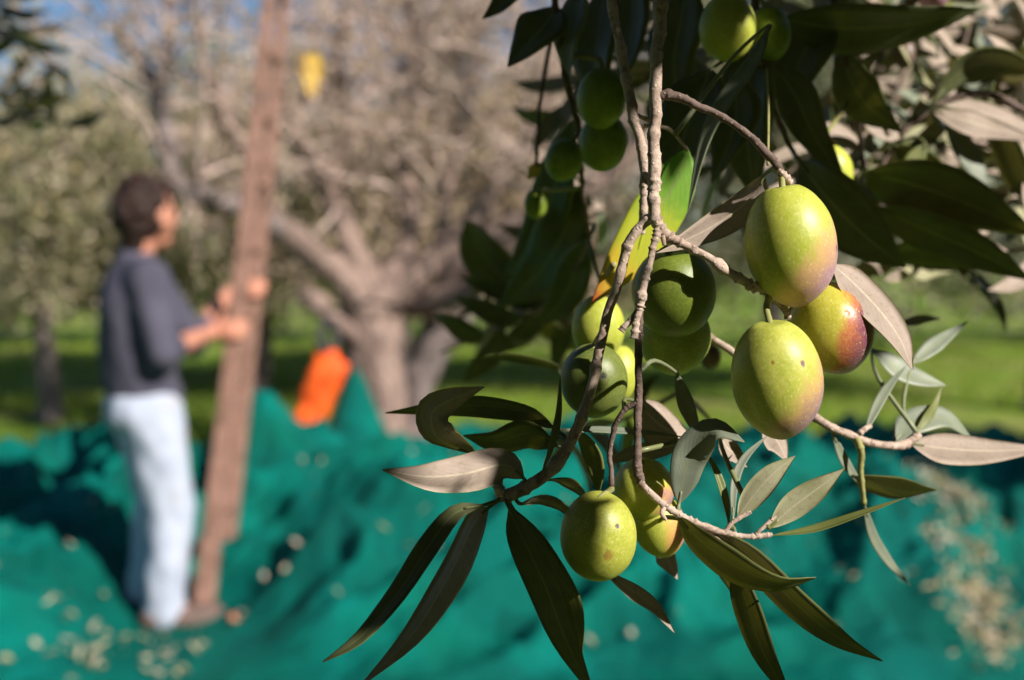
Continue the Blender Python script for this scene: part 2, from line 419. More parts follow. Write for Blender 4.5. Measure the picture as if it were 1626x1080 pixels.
def leaf_cards(name, pts, length, width, mat, parent=None, droop=0.3, seed=1, up=0.0, keep=None):
    """many rhombic leaves as one mesh with a per-leaf random attribute"""
    r = np.random.default_rng(seed); n = len(pts)
    d = r.normal(size=(n, 3)); d[:, 2] -= droop; d[:, 2] += up * 3
    d /= np.linalg.norm(d, axis=1, keepdims=True)
    q = r.normal(size=(n, 3)); q -= d * (q * d).sum(1, keepdims=True); q /= np.linalg.norm(q, axis=1, keepdims=True)
    nn = np.cross(d, q)
    L = length * r.uniform(0.65, 1.25, (n, 1)); W = width * r.uniform(0.7, 1.2, (n, 1))
    a = pts; c = pts + d * L + nn * L * 0.12
    m = pts + d * L * 0.5 - nn * L * 0.05
    if keep is not None:
        ok = np.ones(n, bool)
        for f in (0.0, 0.25, 0.5, 0.75, 1.0): ok &= keep(a + (c - a) * f)
        a, c, m, q, W = a[ok], c[ok], m[ok], q[ok], W[ok]; n = int(ok.sum())
    V = np.stack([a, m + q * W, c, m - q * W], 1).reshape(-1, 3)
    Q = np.arange(n * 4).reshape(n, 4)
    me = mesh_quads(name, V, Q, False)
    at = me.attributes.new('rnd', 'FLOAT', 'POINT')
    nv = len(me.vertices)
    at.data.foreach_set('value', np.repeat(r.random(n), 4)[:nv].astype(np.float32))
    o = link(name, me, mat, parent); o['kind'] = 'stuff'
    return o

# grass
n = 60000
gy = 4.6 + 13 * RNG.random(n) ** 1.3; gx = (RNG.random(n) - 0.5) * gy * 1.5
keep = vnoise(gx * 0.9, gy * 0.9, 11) > 0.30
gx, gy = gx[keep], gy[keep]
gp = np.stack([gx, gy, np.full(len(gx), -0.08)], -1)
o = leaf_cards('grass', gp, 0.13, 0.007, M['grass'], seed=4, up=0.8)
tag(o, 'bright green meadow grass beyond the nets', 'grass')

# ------------------------------------------------------------------ trees in the background
def crown_pts(center, rad, n, seed, clumps=60, hollow=0.25):
    r = np.random.default_rng(seed)
    cc = r.normal(size=(clumps, 3)); cc /= np.linalg.norm(cc, axis=1, keepdims=True)
    cc *= (hollow + (1 - hollow) * r.random((clumps, 1)) ** 0.5)
    cc = cc * np.array(rad) + np.array(center)
    size = r.uniform(0.10, 0.23, clumps) * float(np.mean(rad))
    k = r.integers(0, clumps, n)
    p = cc[k] + r.normal(size=(n, 3)) * size[k][:, None] * np.array([1, 1, 0.85])
    return p, cc

def bg_tree(label, px, depth, h, rad, mat, n=15000, seed=1, trunk_r=0.11, lsize=0.115, group='olive trees behind the harvest'):
    x = (px - 813) / FPX * depth
    base = Vector((x, depth, -0.05))
    t = thing('olive_tree', label, 'olive tree', base, group)
    r = random.Random(seed)
    zc = h - rad[2] * 0.92
    p, cc = crown_pts((x, depth, zc), rad, n, seed)
    p = p[p[:, 2] > 0.85]
    fork = base + Vector((r.uniform(-.12, .12), r.uniform(-.1, .1), max(0.7, zc - rad[2] * 0.55)))
    V, F = tube_geo([(*base, trunk_r * 1.35), (*(base + Vector((0.03, 0, 0.15))), trunk_r), (*((base + fork) / 2 + Vector((r.uniform(-.08, .08), 0, 0))), trunk_r * 0.85), (*fork, trunk_r * 0.8)], 10, 5, 0.35, seed)
    link('trunk', mesh_np('trunk', V, F), M['trunk_shaded'], t)
    for c in cc[::4]:
        c = Vector(c); mid = (fork + c) / 2 + Vector((r.uniform(-.2, .2), r.uniform(-.2, .2), r.uniform(-.1, .2)))
        V, F = tube_geo([(*fork, trunk_r * 0.5), (*mid, trunk_r * 0.28), (*c, 0.015)], 6, 5, 0.25, seed)
        link('limb', mesh_np('limb', V, F), M['trunk'], t)
    leaf_cards('crown', p, lsize, lsize * 0.17, mat, t, 0.2, seed)
    return t

bg_tree('olive tree at the far left behind the man', 70, 9.0, 3.45, (1.6, 1.3, 1.45), M['crown_mid'], 13000, 21)
bg_tree('olive tree just left of the man\'s head', 225, 11.5, 3.5, (1.7, 1.5, 1.5), M['crown_mid'], 15000, 22)
bg_tree('green olive tree seen between the man and the ladder', 400, 10.5, 3.45, (1.4, 1.3, 1.4), M['crown_green'], 12000, 23)
bg_tree('tall pale olive tree behind the gnarled trunk', 640, 10.0, 3.85, (1.9, 1.5, 1.7), M['crown_pale'], 19000, 24)
bg_tree('pale olive tree behind the middle of the hanging branch', 930, 10.8, 4.1, (2.0, 1.6, 1.8), M['crown_pale'], 18000, 25)
bg_tree('olive tree behind the two large olives', 1230, 10.0, 4.4, (1.8, 1.5, 1.6), M['crown_green'], 16000, 26)
bg_tree('dark green olive tree at the right edge of the meadow', 1650, 9.6, 4.5, (1.7, 1.4, 1.7), M['crown_green'], 16000, 27)
wp = []
for i in range(46):
    xx = -26 + i * 1.15 + random.uniform(-.4, .4); yy = 16.5 + random.uniform(-1.5, 2.5); hh = random.uniform(2.4, 3.7)
    p, _ = crown_pts((xx, yy, hh * 0.55), (1.3, 1.1, hh * 0.5), 1300, 100 + i, 18)
    wp.append(p)
wp = np.concatenate(wp); wp = wp[wp[:, 2] > 0.05]
o = leaf_cards('far_grove', wp, 0.17, 0.035, M['crown_green'], seed=9)
tag(o, 'far grove of olive trees closing off the meadow', 'grove')

# ---- the gnarled tree that is being harvested
T = thing('olive_tree', 'gnarled forked olive tree with mostly bare twigs behind the orange bag', 'olive tree', P(612, 760, 6.5))
def limb(pts, mat='trunk', nseg=12, rough=0.38, name='limb', seed=0, parent=None):
    pr = [(*P(a, b, d), wd * 0.51 * d / FPX) for a, b, d, wd in pts]
    V, F = tube_geo(pr, nseg, 7, rough, seed)
    return link(name, mesh_np(name, V, F), M[mat], parent or T), pr
limbs = []
def L(pts, **k):
    o, pr = limb(pts, seed=len(limbs) * 1.7 + 1, **k); limbs.append(pr); return o
L([(618, 790, 6.5, 130), (612, 740, 6.5, 92), (606, 680, 6.5, 76), (598, 620, 6.5, 82), (590, 560, 6.5, 86), (586, 510, 6.5, 94), (592, 455, 6.5, 92)], name='trunk', nseg=18, rough=0.45)
L([(640, 740, 6.75, 80), (655, 650, 6.75, 66), (672, 580, 6.8, 62), (700, 520, 6.8, 70), (730, 470, 6.9, 66)], mat='trunk_shaded', name='trunk', nseg=14, rough=0.4)  # second stem, its shade put into the bark colour
L([(590, 500, 6.45, 66), (545, 445, 6.3, 52), (492, 400, 6.1, 46), (440, 358, 5.9, 40)], mat='trunk')
L([(448, 364, 5.92, 40), (388, 332, 5.8, 34), (330, 316, 5.7, 34), (278, 294, 5.6, 34)], mat='trunk_shaded')  # left half of the limb, darkened by colour as if shaded
L([(330, 318, 5.7, 30), (280, 292, 5.6, 34), (262, 205, 5.7, 30), (240, 130, 5.8, 22), (215, 85, 5.9, 16), (175, 40, 6.0, 8)], mat='trunk_shaded')
L([(255, 180, 5.7, 18), (262, 110, 5.7, 16), (272, 50, 5.7, 14), (262, -30, 5.8, 12)], mat='trunk_shaded')
L([(580, 545, 6.4, 34), (532, 512, 6.3, 30), (500, 480, 6.25, 34), (478, 462, 6.2, 26)])
L([(592, 480, 6.5, 60), (556, 385, 6.5, 40), (528, 325, 6.5, 36), (498, 262, 6.4, 30), (472, 222, 6.4, 24), (440, 150, 6.4, 14), (400, 60, 6.4, 9)])
L([(600, 470, 6.5, 56), (640, 410, 6.6, 38), (652, 330, 6.6, 32), (640, 240, 6.7, 26), (662, 120, 6.8, 20), (648, 10, 6.8, 14), (655, -60, 6.8, 10)])
L([(606, 480, 6.5, 62), (690, 415, 6.5, 44), (755, 345, 6.4, 40), (815, 255, 6.3, 30), (872, 150, 6.2, 22), (905, 40, 6.2, 14), (925, -50, 6.2, 9)])
L([(690, 500, 6.7, 60), (742, 425, 6.5, 70), (805, 380, 6.3, 62), (885, 330, 6.1, 48), (965, 280, 6.0, 36), (1040, 200, 6.0, 26)])
L([(520, 320, 6.5, 24), (548, 215, 6.5, 22), (536, 90, 6.6, 16), (556, -30, 6.6, 10)])
L([(655, 480, 6.6, 50), (720, 470, 6.3, 40), (790, 440, 6.0, 34), (860, 420, 5.8, 24)])
L([(440, 360, 5.9, 30), (400, 260, 5.8, 22), (350, 170, 5.8, 18), (320, 80, 5.8, 12), (300, -20, 5.8, 8)])
L([(700, 410, 6.5, 26), (710, 300, 6.5, 20), (740, 190, 6.5, 16), (760, 60, 6.5, 12), (780, -40, 6.5, 8)])
# bare twigs
tv, tf, tips = [], [], []
rr = random.Random(3)
for pr in limbs[2:]:
    for k in range(46 if pr[-1][0] > -1.4 else 16):
        i = rr.randrange(len(pr) - 1); f = rr.random()
        a = Vector(pr[i][:3]).lerp(Vector(pr[i + 1][:3]), f); ra = pr[i][3] * (1 - f) + pr[i + 1][3] * f
        if a.z < 1.75: continue
        d = Vector((rr.gauss(0, 0.8), rr.gauss(-0.1, 0.6), rr.gauss(0.75, 0.5))).normalized()
        ln = rr.uniform(0.35, 1.1)
        b_ = a + d * ln * 0.5 + Vector((rr.gauss(0, .06), rr.gauss(0, .06), rr.gauss(0, .05)))
        c_ = a + d * ln + Vector((rr.gauss(0, .14), rr.gauss(0, .1), rr.gauss(0, .1)))
        r0 = min(ra * 0.5, rr.uniform(0.009, 0.026))
        tube_geo([(*a, r0), (*b_, r0 * 0.75), (*c_, r0 * 0.3)], 4, 3, 0, 0, tv, tf)
        tips.append((b_, c_))
        for j in range(4):
            e0 = a.lerp(c_, rr.uniform(0.3, 1)); e1 = e0 + (d + Vector((rr.gauss(0, .8), rr.gauss(0, .8), rr.gauss(0, .6)))).normalized() * rr.uniform(0.12, 0.4)
            tube_geo([(*e0, r0 * 0.45), (*((e0 + e1) / 2), r0 * 0.35), (*e1, r0 * 0.2)], 3, 2, 0, 0, tv, tf)
            tips.append((e0, e1))
o = link('twigs', mesh_np('twigs', tv, tf), M['twigs'], T); o['kind'] = 'stuff'
lp = []
for a, b_ in tips:
    for j in range(3):
        lp.append(tuple(a.lerp(b_, rr.random()) + Vector((rr.gauss(0, .04), rr.gauss(0, .04), rr.gauss(0, .04)))))
leaf_cards('crown', np.array(lp), 0.075, 0.012, M['crown_pale'], T, 0.3, 31)

# a neighbouring tree outside the frame on the sunny side: it shades the nets on the right
bg_tree('olive tree out of frame on the sunny right side', 813 + 5.6 * FPX / 3.5, 3.5, 3.7, (1.35, 1.15, 1.1), M['crown_green'], 16000, 41, lsize=0.1, group='olive trees on the sunny side')

# ------------------------------------------------------------------ harvest nets
def ridged(X, Y, s, sc_, ang=0.0, warp=0.6):
    u = X * math.cos(ang) + Y * math.sin(ang); v = -X * math.sin(ang) + Y * math.cos(ang)
    wv = (vnoise(u * sc_ * 0.7, v * sc_ * 0.7, s + 5) - 0.5) * 2 * warp
    q = vnoise(u * sc_ + wv, v * sc_ * 0.45 + wv, s)
    return 1 - np.abs(2 * q - 1)
def folds(X, Y, s):
    return (0.55 * ridged(X, Y, s, 1.6, 0.5) ** 1.6 + 0.46 * ridged(X, Y, s + 1, 3.2, -0.6) ** 1.5 + 0.22 * ridged(X, Y, s + 2, 7.0, 1.0) ** 1.8 + 0.10 * ridged(X, Y, s + 3, 16.0, 0.2) ** 1.5)
def hill(X, Y, cx, cy, rx, ry, h, ang=0.0, p=1.0):
    u = (X - cx) * math.cos(ang) + (Y - cy) * math.sin(ang); v = -(X - cx) * math.sin(ang) + (Y - cy) * math.cos(ang)
    return h * np.exp(-((u / rx) ** 2 + (v / ry) ** 2) ** p)
def wx(px, d): return (px - 813) / FPX * d
FEET = (wx(252, 3.80), 3.80)

def net_front(X, Y):
    h = 0.02 + 0.42 * folds(X, Y, 20) * (0.3 + 0.7 * np.clip((Y - 3.1) / 0.7, 0, 1))
    flat = np.exp(-((((X - FEET[0] - 0.08) / 0.5) ** 2 + ((Y - FEET[1] + 0.35) / 0.85) ** 2) ** 1.5))
    h = h * (1 - 0.95 * flat)
    h = h + 0.012
    h += hill(X, Y, wx(660, 4.6), 4.6, 0.42, 0.5, 0.20, 0.4)
    h += hill(X, Y, wx(1230, 4.2), 4.2, 0.75, 0.36, 0.24, -0.5)
    return h
nf = grid_mesh('net', -3.6, 3.8, 420, 2.5, 6.3, 230, net_front, lambda X, Y: Y < 5.9 + 0.5 * (vnoise(X * 1.3, Y * 0 + 2, 8) - 0.5) * 2)
tag(link('harvest_net', nf, M['net']), 'wide green net spread over the ground in the front', 'net', 'green harvest nets')

def heap(label, fz, x0, x1, y0, y1, res=0.028):
    nx, ny = int((x1 - x0) / res), int((y1 - y0) / res)
    me = grid_mesh('net_heap', x0, x1, nx, y0, y1, ny, fz, lambda X, Y: fz(X, Y) > -0.06)
    return tag(link('harvest_net', me, M['net']), label, 'net', 'green harvest nets')
cx1 = wx(110, 5.2)
heap('bunched green net heaped up behind the man\'s legs', lambda X, Y: -0.1 + hill(X, Y, cx1, 5.2, 1.25, 0.62, 0.46, 0.1, 1.2) * (0.55 + 0.95 * folds(X, Y, 40)), cx1 - 2.0, cx1 + 1.6, 4.2, 6.4)
cx2 = wx(60, 4.05)
heap('low mound of green net in the bottom left corner', lambda X, Y: -0.1 + hill(X, Y, cx2, 4.05, 0.55, 0.26, 0.36, -0.3, 1.2) * (0.75 + 0.5 * folds(X, Y, 50)), cx2 - 1.0, cx2 + 1.0, 3.3, 4.8)
cx3, cx4 = wx(480, 5.3), wx(562, 6.0)
heap('green net gathered between the ladder and the gnarled trunk', lambda X, Y: -0.1 + np.maximum(hill(X, Y, cx3, 5.3, 0.72, 0.5, 0.62, -0.2, 1.1) * (0.55 + 0.8 * folds(X, Y, 60)), hill(X, Y, cx4, 6.0, 0.26, 0.22, 0.88, 0, 0.75)), cx3 - 1.2, cx3 + 1.3, 4.3, 6.9)
cx5 = wx(1490, 5.6)
heap('shaded green net heaped at the right below the meadow', lambda X, Y: -0.1 + hill(X, Y, cx5, 5.6, 1.15, 0.5, 0.55, -0.15, 1.3) * (0.8 + 0.4 * folds(X, Y, 70)), cx5 - 1.9, cx5 + 1.9, 4.7, 6.6)

# fallen leaves and olives caught on the nets
lx, ly = [], []
for k in range(900):
    t_ = rr.random(); px = 1460 + 150 * t_ + rr.gauss(0, 26); py = 880 + 190 * t_ + rr.gauss(0, 16)
    d = CAM_H * FPX / (py - 405) * 0.93
    lx.append(wx(px, d)); ly.append(d)
for k in range(60):
    px = rr.gauss(170, 110); py = rr.gauss(1045, 22); d = CAM_H * FPX / (py - 405) * 0.95
    lx.append(wx(px, d)); ly.append(d)
for k in range(150):
    d = rr.uniform(3.2, 5.2); lx.append(rr.uniform(-2.6, 2.6)); ly.append(d)
lx, ly = np.array(lx), np.array(ly)
lz = np.maximum(net_front(lx, ly), 0) + 0.012
o = leaf_cards('fallen_leaves', np.stack([lx, ly, lz], -1), 0.05, 0.011, M['litter'], seed=77, droop=0)
tag(o, 'pale dry leaves fallen on the green nets', 'fallen leaves')

# ------------------------------------------------------------------ person
def capsule(V, F, a, b, ra, rb, n=14, m=5):
    a, b = Vector(a), Vector(b); ax = (b - a); ln = ax.length
    ax = ax.normalized() if ln > 1e-6 else Vector((0, 0, 1))
    u = ax.orthogonal().normalized(); v = ax.cross(u); base = len(V); rings = []
    for i in range(m + 1):
        t = -math.pi / 2 + math.pi / 2 * i / m; rings.append((a + ax * (ra * math.sin(t)), max(ra * math.cos(t), 1e-4)))
    for i in range(m + 1):
        t = math.pi / 2 * i / m; rings.append((b + ax * (rb * math.sin(t)), max(rb * math.cos(t), 1e-4)))
    for c, r in rings:
        for k in range(n):
            an = 2 * math.pi * k / n; V.append(tuple(c + (u * math.cos(an) + v * math.sin(an)) * r))
    for i in range(len(rings) - 1):
        for k in range(n):
            p, q = base + i * n + k, base + i * n + (k + 1) % n; F.append((p, q, q + n, p + n))
    F.append(tuple(base + k for k in reversed(range(n)))); F.append(tuple(base + (len(rings) - 1) * n + k for k in range(n)))

def fused(name, caps, voxel, mat, parent, smooth=6):
    V, F = [], []
    for c in caps: capsule(V, F, *c)
    me = mesh_np(name + '_raw', V, F)
    tmp = bpy.data.objects.new(name + '_raw', me); COL.objects.link(tmp)
    md = tmp.modifiers.new('r', 'REMESH'); md.mode = 'VOXEL'; md.voxel_size = voxel; md.use_smooth_shade = True
    ms = tmp.modifiers.new('s', 'SMOOTH'); ms.iterations = smooth; ms.factor = 0.5
    dg = bpy.context.evaluated_depsgraph_get()
    out = bpy.data.meshes.new_from_object(tmp.evaluated_get(dg)); out.name = name
    bpy.data.objects.remove(tmp)
    out.polygons.foreach_set('use_smooth', [True] * len(out.polygons))
    return link(name, out, mat, parent)

FZ = 0.012
pbase = Vector((FEET[0], FEET[1], FZ))
man = thing('person', 'man in dark shirt and pale jeans holding the wooden ladder', 'person', pbase)
PF = Vector((0.90, 0.43, 0)).normalized(); PR = Vector((PF.y, -PF.x, 0))
def B(f, r, z): return pbase + PF * f + PR * r + Vector((0, 0, z * 0.965))
# ladder rails first, so the hands can close on them
RA0, RA1 = P(322, 990, 3.90), P(434, -60, 4.45)
RB0, RB1 = P(355, 930, 4.34), P(458, -60, 4.72)
RA0.z = 0.0; RB0.z = 0.02
def on(a, b, z): return a.lerp(b, (z - a.z) / (b.z - a.z))
gripN = on(RA0, RA1, 1.145); gripF = on(RB0, RB1, 1.30)
shN, shF = B(-0.05, 0.185, 1.40), B(-0.03, -0.185, 1.40)
elN, elF = B(-0.015, 0.25, 1.13), B(0.14, -0.22, 1.13)
camside = Vector((0, -1, 0))
wrN = gripN + Vector((-0.085, -0.045, -0.01)); wrF = gripF + Vector((-0.10, -0.01, -0.01))
hipN, hipF = B(-0.06, 0.085, 0.90), B(-0.06, -0.085, 0.90)
knN, knF = B(0.02, 0.09, 0.50), B(-0.01, -0.10, 0.50)
anN, anF = B(-0.03, 0.09, 0.09), B(-0.08, -0.13, 0.09)
neck, headc = B(-0.07, 0, 1.49), B(-0.03, 0.0, 1.64)
HF = Vector((0.50, 0.866, 0.0)); HR = Vector((HF.y, -HF.x, 0))
body = [
    (B(-0.07, 0.06, 0.95), B(-0.08, 0.06, 1.30), 0.095, 0.105), (B(-0.07, -0.06, 0.95), B(-0.08, -0.06, 1.30), 0.095, 0.105),
    (shN, shF, 0.062, 0.062), (B(-0.08, 0, 1.38), neck, 0.085, 0.058), (neck, B(-0.05, 0, 1.57), 0.056, 0.056),
    (headc + Vector((0, 0, 0.025)), headc + HF * 0.02 - Vector((0, 0, 0.0)), 0.098, 0.09), (headc + HF * 0.035, headc + HF * 0.055 - Vector((0, 0, 0.075)), 0.07, 0.045),
    (headc + HF * 0.105 + Vector((0, 0, 0.012)), headc + HF * 0.122 - Vector((0, 0, 0.022)), 0.012, 0.016),   # nose
    (headc + HF * 0.096 - Vector((0, 0, 0.052)), headc + HF * 0.098 - Vector((0, 0, 0.056)), 0.016, 0.016),   # lips
    (headc + HF * 0.085 + HR * 0.034 + Vector((0, 0, 0.03)), headc + HF * 0.088 - HR * 0.034 + Vector((0, 0, 0.03)), 0.014, 0.014),
    (headc - HF * 0.005 + HR * 0.088 + Vector((0, 0, 0.01)), headc - HF * 0.012 + HR * 0.098 - Vector((0, 0, 0.025)), 0.018, 0.014),
    (headc - HF * 0.005 - HR * 0.088 + Vector((0, 0, 0.01)), headc - HF * 0.012 - HR * 0.098 - Vector((0, 0, 0.025)), 0.018, 0.014),
    (shN, elN, 0.055, 0.042), (shF, elF, 0.055, 0.042), (elN, wrN, 0.043, 0.029), (elF, wrF, 0.043, 0.029),
    (hipN, knN, 0.085, 0.056), (hipF, knF, 0.085, 0.056), (knN, anN, 0.055, 0.04), (knF, anF, 0.055, 0.04),
    (anN, anN + PF * 0.16 - Vector((0, 0, 0.045)), 0.036, 0.03), (anF, anF + PF * 0.16 - Vector((0, 0, 0.045)), 0.036, 0.03)]
for wr, gp, ax, s in ((wrN, gripN, (RA1 - RA0).normalized(), -1), (wrF, gripF, (RB1 - RB0).normalized(), -1)):
    palm = gp + Vector((-0.055, -0.035, 0))
    body.append((wr, palm - ax * 0.02, 0.028, 0.026)); body.append((wr, palm + ax * 0.025, 0.027, 0.025))
    for k, (off, ln) in enumerate(((0.036, 0.95), (0.013, 1.06), (-0.010, 1.0), (-0.032, 0.82))):   # four fingers curl round the rail
        r0 = palm + ax * off
        k1 = gp + ax * off + Vector((-0.03, -0.062 * ln, 0)); k2 = gp + ax * off + Vector((0.03 * ln, -0.056, 0)); k3 = gp + ax * off + Vector((0.057 * ln, -0.03, 0))
        body += [(r0, k1, 0.0105, 0.010), (k1, k2, 0.010, 0.0095), (k2, k3, 0.0092, 0.008)]
    th = palm + ax * 0.02                                                                             # thumb on the other face
    body += [(th, gp + ax * 0.055 + Vector((-0.058, 0.0, 0)), 0.013, 0.0115), (gp + ax * 0.055 + Vector((-0.058, 0.0, 0)), gp + ax * 0.075 + Vector((-0.05, 0.03, 0)), 0.0115, 0.009)]
fused('body', body, 0.0068, M['skin'], man, 3)
shirt = [
    (B(-0.075, 0.062, 0.96), B(-0.085, 0.075, 1.30), 0.132, 0.135), (B(-0.075, -0.062, 0.96), B(-0.085, -0.075, 1.30), 0.132, 0.135),
    (B(-0.06, 0.05, 0.93), B(-0.06, -0.05, 0.93), 0.138, 0.138),
    (B(-0.06, 0.17, 1.395), B(-0.05, -0.17, 1.395), 0.083, 0.083), (B(-0.085, 0, 1.36), B(-0.075, 0, 1.465), 0.12, 0.075),
    (shN, shN.lerp(elN, 1.0), 0.083, 0.068), (shF, shF.lerp(elF, 1.0), 0.085, 0.074), (elN, elN.lerp(wrN, 0.14), 0.068, 0.060), (elF, elF.lerp(wrF, 0.22), 0.072, 0.062)]
so = fused('shirt', shirt, 0.011, M['shirt'], man, 6)
trs = [(hipN, knN, 0.125, 0.09), (hipF, knF, 0.125, 0.09), (knN, anN - Vector((0, 0, 0.01)), 0.088, 0.072), (knF, anF - Vector((0, 0, 0.01)), 0.088, 0.072),
       (B(-0.07, 0.06, 0.92), B(-0.07, -0.06, 0.92), 0.125, 0.125), (hipN - PF * 0.03, hipF - PF * 0.03, 0.12, 0.12)]
to = fused('trousers', trs, 0.011, M['jeans'], man, 5)
for ob, amp in ((so, 0.012), (to, 0.014)):                          # cloth creases
    for v in ob.data.vertices:
        q = v.co
        k = mnoise.noise(Vector((q.x * 11 + q.z * 3, q.y * 11, q.z * 5))) + 0.5 * mnoise.noise(Vector((q.x * 20 + 9, q.y * 20 + q.z * 8, q.z * 9)))
        v.co = q + v.normal * (k * amp)
hair = [(headc + Vector((0, 0, 0.05)) - HF * 0.02, headc - HF * 0.045, 0.104, 0.098), (headc + HF * 0.05 + Vector((0, 0, 0.085)), headc - HF * 0.03 + Vector((0, 0, 0.09)), 0.062, 0.075),
        (headc - HF * 0.06 - Vector((0, 0, 0.02)), headc - HF * 0.065 - Vector((0, 0, 0.08)), 0.085, 0.05)]
ho = fused('hair', hair, 0.01, M['hair'], man, 3)
for v in ho.data.vertices:
    v.co = v.co + v.normal * (0.022 * mnoise.noise(v.co * 24) + 0.01 * mnoise.noise(v.co * 70))
for an in (anN, anF):
    fused('shoe', [(an - PF * 0.035 - Vector((0, 0, 0.03)), an + PF * 0.19 - Vector((0, 0, 0.045)), 0.05, 0.043), (an - Vector((0, 0, 0.0)), an - Vector((0, 0, 0.03)), 0.055, 0.052),
                   (an + PF * 0.08 + PR * 0.012 - Vector((0, 0, 0.05)), an + PF * 0.17 + PR * 0.012 - Vector((0, 0, 0.055)), 0.04, 0.038)], 0.009, M['shoe'], man, 3)

# ------------------------------------------------------------------ ladder
lad = thing('wooden_ladder', 'weathered wooden ladder the man is holding, leaning into the tree', 'ladder', (RA0 + RB0) / 2)
def beam(name, a, b, wdt, thk, xdir, mat, parent, taper=1.0):
    z = (b - a).normalized(); x = (xdir - z * xdir.dot(z)).normalized(); y = z.cross(x)
    n = 14; V, F = [], []
    for i in range(n + 1):
        t = i / n; c = a.lerp(b, t); s = 1 + (taper - 1) * t
        c = c + x * 0.006 * math.sin(t * 5 + a.x) + y * 0.005 * math.sin(t * 7)
        for sx, sy in ((-1, -.82), (-.86, -1), (.86, -1), (1, -.82), (1, .82), (.86, 1), (-.86, 1), (-1, .82)):
            V.append(tuple(c + x * (sx * wdt / 2 * s) + y * (sy * thk / 2 * s)))
    for i in range(n):
        for k in range(8):
            p, q = i * 8 + k, i * 8 + (k + 1) % 8; F.append((p, q, q + 8, p + 8))
    F.append(tuple(reversed(range(8)))); F.append(tuple(n * 8 + k for k in range(8)))
    return link(name, mesh_np(name, V, F, False), mat, parent)
beam('rail', RA0, RA1, 0.075, 0.055, Vector((1, 0, 0)), M['wood'], lad, 0.62)
beam('rail', RB0, RB1, 0.072, 0.055, Vector((1, 0, 0)), M['wood'], lad, 0.62)
z = 0.32
while z < 2.7:
    a, b_ = on(RA0, RA1, z), on(RB0, RB1, z)
    V, F = tube_geo([(*a, 0.019), (*((a + b_) / 2), 0.022), (*b_, 0.019)], 8, 3, 0.1, z)
    link('rung', mesh_np('rung', V, F), M['wood'], lad); z += 0.29

# ------------------------------------------------------------------ orange bag, red cup, yellow tag
def crumple_loft(name, rings, mat, parent, amp, n=22, seed=0.0, freq=12):
    V, F = [], []
    for i, (c, rx, ry) in enumerate(rings):
        for k in range(n):
            a = 2 * math.pi * k / n
            d = Vector((math.cos(a), math.sin(a) , 0))
            q = c + Vector((d.x * rx, d.y * ry, 0))
            kk = mnoise.noise(q * freq + Vector((seed, 0, 0))) + 0.5 * mnoise.noise(q * freq * 2.3)
            V.append(tuple(q + d * (amp * kk) + Vector((0, 0, amp * 0.6 * mnoise.noise(q * freq * 1.3 + Vector((5, 5, 5)))))))
    for i in range(len(rings) - 1):
        for k in range(n):
            p, q = i * n + k, i * n + (k + 1) % n; F.append((p, q, q + n, p + n))
    F.append(tuple(reversed(range(n)))); F.append(tuple((len(rings) - 1) * n + k for k in range(n)))
    return link(name, mesh_np(name, V, F), mat, parent)
BD = 6.05
def ring(px, py, wpx, dep=0.6, d=BD): 
    r = wpx * 0.44 * d / FPX
    return (P(px, py, d), r, r * dep)
def dens(rings, k=3):
    out = []
    for i in range(len(rings) - 1):
        for j in range(k):
            t = j / k; a, b_ = rings[i], rings[i + 1]
            out.append((a[0].lerp(b_[0], t), a[1] + (b_[1] - a[1]) * t, a[2] + (b_[2] - a[2]) * t))
    out.append(rings[-1]); return out
bag = thing('orange_bag', 'bright orange cloth bag hanging from the gnarled tree', 'bag', P(500, 695, BD))
crumple_loft('bag_body', dens([ring(502, 694, 34), ring(497, 688, 62), ring(492, 668, 68), ring(495, 648, 56, .5), ring(504, 630, 62, .5), ring(514, 605, 72), ring(524, 580, 66), ring(518, 566, 44), ring(514, 556, 24)]), M['orange'], bag, 0.038, seed=3)
sv, sf = [], []
tube_geo([(*P(514, 560, BD), 0.035), (*P(508, 540, BD), 0.025), (*P(516, 515, BD + .1), 0.02), (*P(530, 508, BD + .2), 0.018)], 8, 5, 0.2, 2, sv, sf)
tube_geo([(*P(520, 562, BD), 0.03), (*P(534, 540, BD + .05), 0.025), (*P(532, 512, BD + .2), 0.02)], 8, 5, 0.2, 3, sv, sf)
link('strap', mesh_np('strap', sv, sf), M['strap'], bag)

cup = thing('red_cup', 'small red object lying on the net near the ladder foot', 'cup', P(379, 1008, 3.8))
cc = P(379, 1010, 3.8)
rings = [(cc, 0.024, 0.024), (cc + Vector((0, 0, 0.012)), 0.027, 0.027), (cc + Vector((0, 0, 0.05)), 0.031, 0.031), (cc + Vector((0, 0, 0.072)), 0.033, 0.033), (cc + Vector((0, 0, 0.078)), 0.035, 0.035), (cc + Vector((0, 0, 0.08)), 0.031, 0.031), (cc + Vector((0, 0, 0.03)), 0.026, 0.026)]
crumple_loft('cup_wall', rings, M['red'], cup, 0.001)

tg = thing('yellow_tag', 'small yellow tag hanging among the bare twigs above the ladder', 'tag', P(490, 150, 6.2))
TD = 6.2
pts = [(468, 82), (508, 84), (514, 108), (506, 132), (500, 152), (490, 150), (484, 128), (470, 106)]
V = [tuple(P(a, b_, TD + 0.012 * math.sin(i * 2.1))) for i, (a, b_) in enumerate(pts)] + [tuple(P(a, b_, TD + 0.03 + 0.012 * math.sin(i * 2.1))) for i, (a, b_) in enumerate(pts)]
F = [tuple(reversed(range(8))), tuple(range(8, 16))] + [(i, (i + 1) % 8, 8 + (i + 1) % 8, 8 + i) for i in range(8)]
link('tag_body', mesh_np('tag_body', V, F, False), M['yellow'], tg)
V, F = tube_geo([(*P(490, 84, TD), 0.006), (*P(492, 60, TD), 0.005), (*P(505, 40, TD + .15), 0.005)], 6, 4)
link('string', mesh_np('string', V, F), M['strap'], tg)

